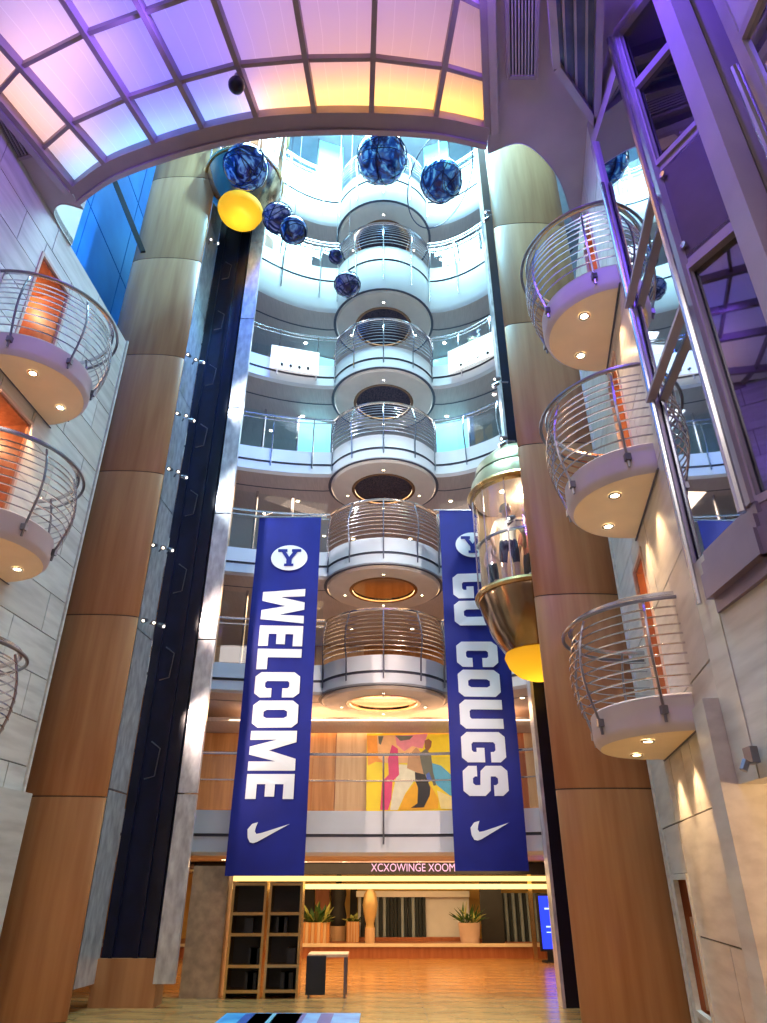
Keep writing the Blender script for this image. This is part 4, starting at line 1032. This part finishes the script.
# second bay, near
bay2 = thing('glazed_bay', (3.1, 3.0, zb0), 'second glazed bay with a steel rod beyond the square pillar', 'bay window')
MB().tube([(3.00, 3.38, zb1), (3.00, 3.38, EYE+6.15)], 0.034, 8).build('steel_rod', steel, bay2)
MB().box(3.08, 3.18, 3.28, 3.40, zb1, HC).build('corner_post', purple_metal, bay2)
MB().box(3.12, 3.14, 2.0, 3.28, zb1, EYE+6.4).build('glass_pane', glass_m, bay2)
MB().box(3.08, 3.18, 2.0, 3.28, EYE+6.4, EYE+6.5).build('head_frame', purple_metal, bay2)
MB().box(3.10, 3.22, 2.0, 3.28, EYE+6.5, HC).build('spandrel', plaster, bay2)
MB().box(3.02, 3.4, 2.0, 3.75, zb0, zb1).build('base_moulding', purple_metal, bay2)
# upper window set in the ceiling slope above the right wall
uw = thing('window_1', at_z(575, 40, HC-0.3), 'dark framed glazed panel high over the right balconies', None, None, 'structure')
pp = [(549, -30), (600, -30), (596, 122), (556, 64)]
Q = [at_z(*p, HC-0.25) for p in pp]
for a, b in ((0, 1), (1, 2), (2, 3), (3, 0)): MB().beam(Q[a], Q[b], 0.09, 0.22).build('frame', purple_metal, uw)
q = MB(); q.add([p+Vector((0, 0, 0.05)) for p in Q], [(0, 1, 2, 3)]); q.build('pane', mat('pane_blue', (0.10, 0.12, 0.28), 0.15, var=0.2, coat=0.3), uw)
for t in (0.25, 0.5, 0.75):
    MB().beam(Q[0].lerp(Q[1], t)+Vector((0, 0, 0.03)), Q[3].lerp(Q[2], t)+Vector((0, 0, 0.03)), 0.03, 0.04).build('glazing_bar', purple_metal, uw)

# purple wash lamps of the low ceiling (LED floods)
spot('purple_flood', (1.3, 3.0, HC-0.4), (3.2, 4.6, EYE+7.5), 380, (0.17, 0.08, 1.0), 110, 0.9, 0.15)
spot('purple_flood', (1.0, 3.6, HC-0.3), (2.8, 6.3, HC-0.1), 110, (0.30, 0.14, 1.0), 120, 0.9, 0.15)
spot('purple_flood', (-2.5, 4.2, HC-0.4), (-5.4, 6.2, EYE+8.5), 220, (0.30, 0.14, 1.0), 100, 0.9, 0.15)
spot('blue_flood', (-5.2, 9.4, HC+2.0), (-7.4, 9.5, HC+3.0), 450, (0.10, 0.40, 1.0), 130, 0.9, 0.2)
spot('blue_flood', (-2.7, 10.9, 17.5), (-3.9, 12.6, 14.5), 3200, (0.05, 0.14, 1.0), 62, 0.9, 0.2)
spot('cyan_fill', (-1.5, 9.0, 20.5), (-5.0, 11.2, 16.0), 4200, (0.22, 0.68, 1.0), 45, 0.9, 0.2)  # this and the next: added cyan fill brightening the column tops, no fixture
spot('cyan_fill', (0.8, 8.4, 20.5), (3.2, 10.2, 15.0), 4200, (0.22, 0.68, 1.0), 45, 0.9, 0.2)

# ------------------------------------------------------------------ shops at floor level
ZP = 0.30; YP = 20.4
pf = MB().box(-9, 9, YP, 23.9, 0, ZP).build('floor_platform', wood_red); struct(pf, 'raised shop floor behind a pale step edge')
struct(MB().box(-9, 9, YP-0.06, YP+0.04, ZP-0.05, ZP+0.02).build('trim_5', mat('step_edge', (0.75, 0.62, 0.48), 0.4, var=0.05)), 'pale step edge of the raised shop floor')
sw = MB().box(-9, 9, 22.6, 22.8, ZP, 2.6).build('wall_shop', mat('shop_yellow', (0.80, 0.52, 0.16), 0.5, var=0.05)); struct(sw, 'golden rear wall of the shop')
# black sign fascia
YG = 17.2
def gx(px, py=868, Y=YG): return at_y(px, py, Y).x
def gz(py, Y=YG): return at_y(383, py, Y).z
sg = thing('shop_sign', (0.5, YG, gz(874)), 'black shop fascia with small violet lettering', 'sign')
MB().box(-4.2, 4.2, YG, YG+0.12, gz(874.5), 2.05).build('board', blackm, sg)
# the letters are too blurred to read as words: the same run of glyph shapes
cu = bpy.data.curves.new('t', 'FONT'); cu.body = 'XCXOWINGE XOOM'; cu.extrude = 0.006; cu.align_x = 'LEFT'
tt = bpy.data.objects.new('t', cu); COL.objects.link(tt); bpy.context.view_layer.update()
dg = bpy.context.evaluated_depsgraph_get(); me = bpy.data.meshes.new_from_object(tt.evaluated_get(dg)); bpy.data.objects.remove(tt)
xs = [v.co.x for v in me.vertices]; ysv = [v.co.y for v in me.vertices]
tx0, tx1, tz0, tz1 = gx(371), gx(455), gz(871.5), gz(863.5)
q = MB(); q.add([(tx0+(v.co.x-min(xs))/(max(xs)-min(xs))*(tx1-tx0), YG-0.012+v.co.z, tz0+(v.co.y-min(ysv))/(max(ysv)-min(ysv))*(tz1-tz0)) for v in me.vertices], [tuple(p.vertices) for p in me.polygons])
q.build('lettering', mat('sign_violet', (0.42, 0.32, 0.66), 0.4, var=0.05, emit=(0.50, 0.36, 0.85), estr=0.25), sg)
# cove light bands below the sign
for (pa, pb, Y) in ((876, 881, 18.0), (884, 889, 19.0)):
    tag(MB().box(-4.4, 4.4, Y, Y+0.5, gz(pb, Y), gz(pa, Y)).build('cove_light', cove), 'long yellow cove light band under the shop sign, %s' % ('upper one' if pa == 876 else 'lower one'), 'lamp')
struct(MB().box(-9, 9, 17.3, 22.6, gz(874.5)+0.1, gz(874.5)+0.2).build('ceiling_shop', interior_l), 'low shop ceiling')
# shop window with curtains
YW = 21.8
def wx(px, py=915): return at_y(px, py, YW).x
def wz(py): return at_y(383, py, YW).z
wd_ = thing('shop_window', ((wx(358)+wx(455))/2, YW, ZP), 'wide shop window with dark draped curtain and pale surround', 'window')
MB().box(wx(358), wx(470), YW+0.1, YW+0.2, ZP, wz(892)).build('surround', mat('pale_wall', (0.70, 0.72, 0.78), 0.5, var=0.04), wd_)
MB().box(wx(356), wx(470), YW-0.1, YW+0.1, wz(897), wz(891)).build('head', white, wd_)
MB().box(wx(356), wx(470), YW-0.15, YW+0.1, ZP, wz(937)).build('plinth', wood_red, wd_)
cols = [mat('drape_black', (0.02, 0.03, 0.04), 0.6, var=0.1), mat('drape_grey', (0.28, 0.35, 0.42), 0.5, var=0.1)]
n = 18
for i in range(n):
    xa = wx(361)+(wx(426)-wx(361))*i/n; xb = xa+(wx(426)-wx(361))/n*0.95
    q = MB().tube([((xa+xb)/2, YW, wz(937)), ((xa+xb)/2+random.uniform(-.01, .01), YW, wz(915)), ((xa+xb)/2, YW, wz(897))], (xb-xa)/2, 8); q.build('drape_fold', cols[1] if i in (4, 6, 11, 14) else cols[0], wd_)
# black standing panel, striped drape, blue screen
tag(MB().box(at_y(481, 915, 20.9).x, at_y(503, 915, 20.9).x, 20.9, 21.0, ZP, at_y(383, 882, 20.9).z).build('standing_panel', blackm), 'tall plain black panel beside the shop window', 'panel')
dr = thing('striped_drape', (at_y(515, 915, 21.4).x, 21.4, ZP), 'dark drape with pale stripes beside the black panel', 'curtain')
for i in range(12):
    xx = at_y(503, 915, 21.4).x+i*0.1
    MB().tube([(xx, 21.4, ZP), (xx, 21.4, at_y(383, 893, 21.4).z)], 0.05, 6).build('fold', cols[i % 2], dr)
YK = 19.4
sc = thing('display_screen', (at_y(552, 925, YK).x, YK, 0), 'upright blue display screen on a black stand', 'screen')
sx0, sx1, sz0, sz1 = at_y(541, 925, YK).x, at_y(572, 925, YK).x, at_y(383, 949, YK).z, at_y(383, 896, YK).z
MB().box(sx0-0.05, sx1+0.05, YK+0.02, YK+0.12, sz0-0.05, sz1+0.05).build('housing', blackm, sc)
MB().box(sx0, sx1, YK, YK+0.02, sz0, sz1).build('display', mat('screen_blue', (0.01, 0.02, 0.5), 0.3, var=0.05, emit=(0.02, 0.05, 0.95), estr=1.0), sc)
for f, h in ((0.74, 0.035), (0.40, 0.03), (0.30, 0.02)):
    MB().box(sx0+0.12, sx0+0.12+(0.42 if h > .025 else .34), YK-0.004, YK, sz0+(sz1-sz0)*f, sz0+(sz1-sz0)*f+h).build('text_line', mat('screen_text', (0.5, 0.7, 1), 0.4, var=0.02, emit=(0.4, 0.65, 1.0), estr=0.9), sc)
MB().box(sx0+0.1, sx1-0.1, YK+0.03, YK+0.1, 0, sz0).build('stand', blackm, sc)
MB().box(sx0, sx1, YK-0.1, YK+0.3, 0, 0.03).build('foot', blackm, sc)
tag(MB().box(sx0-0.22, sx0-0.12, YK+0.1, YK+0.2, 0, 2.1).build('door_post', gold), 'thin golden post beside the blue display screen', 'post')
# dark doors in the golden wall
for n_, (a, b) in enumerate(((303, 314), (331, 341), (350, 357))):
    d_ = MB().box(at_y(a, 910, 22.5).x, at_y(b, 910, 22.5).x, 22.48, 22.6, ZP, at_y(383, 882, 22.5).z-0.1).build('door_%d' % (11+n_), blackm); struct(d_, 'dark doorway in the golden shop wall')
tag(MB().box(at_y(315, 905, 22.4).x, at_y(329, 905, 22.4).x, 22.42, 22.5, ZP+0.55, ZP+1.25).build('wall_picture', wood_red), 'small dark framed picture on the golden shop wall', 'picture')
# dark statue silhouette
st = at_y(336, 945, YP+1.4); sx_ = at_y(338, 915, YP+1.4).x
stt = thing('statue', (sx_, YP+1.4, ZP), 'dark statue on a brass plinth between the planters', 'statue')
MB().lathe([(0.0, 0.34), (0.20, 0.34), (0.24, 0.55), (0.17, 0.85), (0.22, 1.08), (0.20, 1.22), (0.07, 1.28), (0.06, 1.33), (0.10, 1.40), (0.10, 1.50), (0.05, 1.58), (0.0, 1.60)], (sx_, YP+1.4, ZP), 18).build('figure', blackm, stt)
MB().lathe([(0, 0.34), (0.24, 0.34), (0.24, 0.0), (0.0, 0.0)], (sx_, YP+1.4, ZP), 16).build('plinth', wood_pale, stt)
vx = at_y(370, 925, YP+0.5).x
vs = thing('tall_vase', (vx, YP+0.5, ZP), 'slender golden vase on a pale base near the shop window', 'vase')
MB().lathe([(0, 0.34), (0.12, 0.34), (0.10, 0.42), (0.16, 0.62), (0.20, 0.85), (0.16, 1.10), (0.08, 1.24), (0.10, 1.30)], (vx, YP+0.5, ZP), 18).build('body', mat('vase_gold', (0.60, 0.40, 0.18), 0.35, metal=0.3, var=0.1), vs)
MB().lathe([(0, 0.34), (0.13, 0.34), (0.13, 0.0), (0, 0)], (vx, YP+0.5, ZP), 16).build('base', wood_pale, vs)

leafm = mat('leaf_green', (0.05, 0.13, 0.03), 0.5, col2=(0.02, 0.06, 0.015), scale=5); leafy = mat('leaf_pale', (0.40, 0.42, 0.12), 0.5, var=0.2)
def planter(px, y, wpx, label, slats, n_leaf, spike):
    x = at_y(px, 940, y).x; wdt = wpx/F*(y*CT)/2
    p = thing('potted_plant', (x, y, ZP), label, 'plant')
    h = 0.46
    if slats:
        for k5 in range(9):
            xx = x-wdt+2*wdt*(k5+0.5)/9
            MB().box(xx-wdt/9*0.9, xx+wdt/9*0.9, y-0.2, y+0.2, ZP, ZP+h).build('planter_slat', wood_pale if k5 % 2 else wood, p)
    else: MB().lathe([(0, 0), (wdt*0.8, 0), (wdt, h), (wdt*0.9, h), (wdt*0.85, h-0.05), (0, h-0.05)], (x, y, ZP), 18).build('pot', mat('pot_mauve', (0.55, 0.40, 0.36), 0.5, var=0.08), p)
    for k5 in range(n_leaf):
        a = random.uniform(0, 2*PI); el = random.uniform(0.4, 1.45); L_ = random.uniform(0.30, 0.62)*(0.5 if wpx < 15 else 1); b0 = Vector((x+random.uniform(-.6, .6)*wdt, y+random.uniform(-.12, .12), ZP+h-0.04))
        d = Vector((math.cos(a)*math.cos(el), math.sin(a)*math.cos(el), math.sin(el))); s_ = d.cross(Vector((0, 0, 1))).normalized()*(0.03 if spike else 0.07)
        t1 = b0+d*L_*0.55; t2 = b0+d*L_+Vector((0, 0, -0.06)); u = Vector((0, 0, 0.006))
        q = MB(); q.add([b0, t1-s_, t2, t1+s_, b0+u, t1-s_+u, t2+u, t1+s_+u], [(0, 1, 2, 3), (4, 5, 6, 7), (0, 1, 5, 4), (1, 2, 6, 5), (2, 3, 7, 6), (3, 0, 4, 7)])
        q.build('leaf', leafy if random.random() < 0.22 else leafm, p)
planter(316, YP+0.45, 26, 'leafy plant with pale yellow blooms in a slatted wooden planter', True, 46, False)
planter(353, YP+0.95, 12, 'small leafy plant in a narrow slatted planter beside the vase', True, 22, False)
planter(470, YP+0.1+0.2, 22, 'spiky potted plant beside the black panel', False, 40, True)

# display shelving at the left, a cafe table, a blue mat
def shelf(xa, xb, y, h, label):
    s = thing('display_shelf', ((xa+xb)/2, y, 0), label, 'shelf')
    MB().box(xa, xb, y+0.36, y+0.40, 0, h).build('back', blackm, s)
    for xx in (xa, xb-0.04): MB().box(xx, xx+0.04, y, y+0.36, 0, h).build('side', gold, s)
    for z in (0.08, 0.42, 0.86, 1.16, h-0.06): MB().box(xa+0.04, xb-0.04, y, y+0.36, z, z+0.045).build('shelf_board', gold, s)
    for k5 in range(5):
        xx = xa+0.12+random.random()*(xb-xa-0.3); z = random.choice((0.125, 0.465, 0.905))
        MB().box(xx, xx+0.14, y+0.1, y+0.3, z, z+0.22).build('dark_box', blackm, s)
YD = 13.4
xa, xm, xb = at_y(228, 940, YD).x, at_y(264, 940, YD).x, at_y(300, 940, YD).x
shelf(xa, xm-0.01, YD, 1.66, 'black display shelf with golden boards beside the shaft plinth')
shelf(xm+0.03, xb, YD+0.05, 1.66, 'black display shelf with golden boards beside the cafe table')
tag(MB().box(-3.3, xa-0.1, YD+0.1, YD+0.5, 0, 1.9).build('stone_pier', mat('pier_stone', (0.45, 0.30, 0.18), 0.5, var=0.2, scale=6)), 'rough brown pier between the shaft and the display shelves', 'pier')
tx = at_y(330, 975, 13.8).x
tb = thing('cafe_table', (tx, 13.8, 0), 'small square cafe table with a dark cloth beside the display shelves', 'table')
MB().box(tx-0.36, tx+0.30, 13.5, 14.1, 0.56, 0.60).build('table_top', wood_pale, tb)
for sx in (-0.32, 0.26):
    for sy in (13.53, 14.07): MB().tube([(tx+sx, sy, 0), (tx+sx, sy, 0.56)], 0.02, 6).build('leg', steel_d, tb)
MB().box(tx-0.37, tx-0.05, 13.47, 13.5, 0.05, 0.58).build('cloth', blackm, tb)
mt = thing('floor_mat', (-1.1, 11.0, 0), 'bright blue printed mat lying on the golden floor', 'mat')
ya, yb = at_z(300, 1040, 0).y, at_z(300, 1014, 0).y
xa, xb = at_z(222, 1018, 0).x, at_z(360, 1018, 0).x
MB().box(xa, xb, ya, yb, 0.0, 0.012).build('base', mat('mat_blue', (0.03, 0.22, 0.62), 0.5, col2=(0.10, 0.45, 0.80), scale=3), mt)
for k5 in range(9):
    xx = xa+0.1+random.random()*(xb-xa-0.4); MB().box(xx, xx+random.uniform(.05, .3), ya+0.05, yb-0.05, 0.012, 0.014).build('stripe', mat('mat_pale', (0.25, 0.60, 0.85), 0.5, var=0.1) if k5 % 2 else mat('mat_navy', (0.02, 0.08, 0.35), 0.5, var=0.1), mt)
area('shop_lamp', (0, 19.6, gz(874.5)), 7.0, 75, (1.0, 0.66, 0.32), size_y=2.0)
area('mural_lamp', (0.0, 15.9, EYE+3.24), 7.0, 62, (1.0, 0.74, 0.46), (math.radians(35), 0, 0), 0.5)
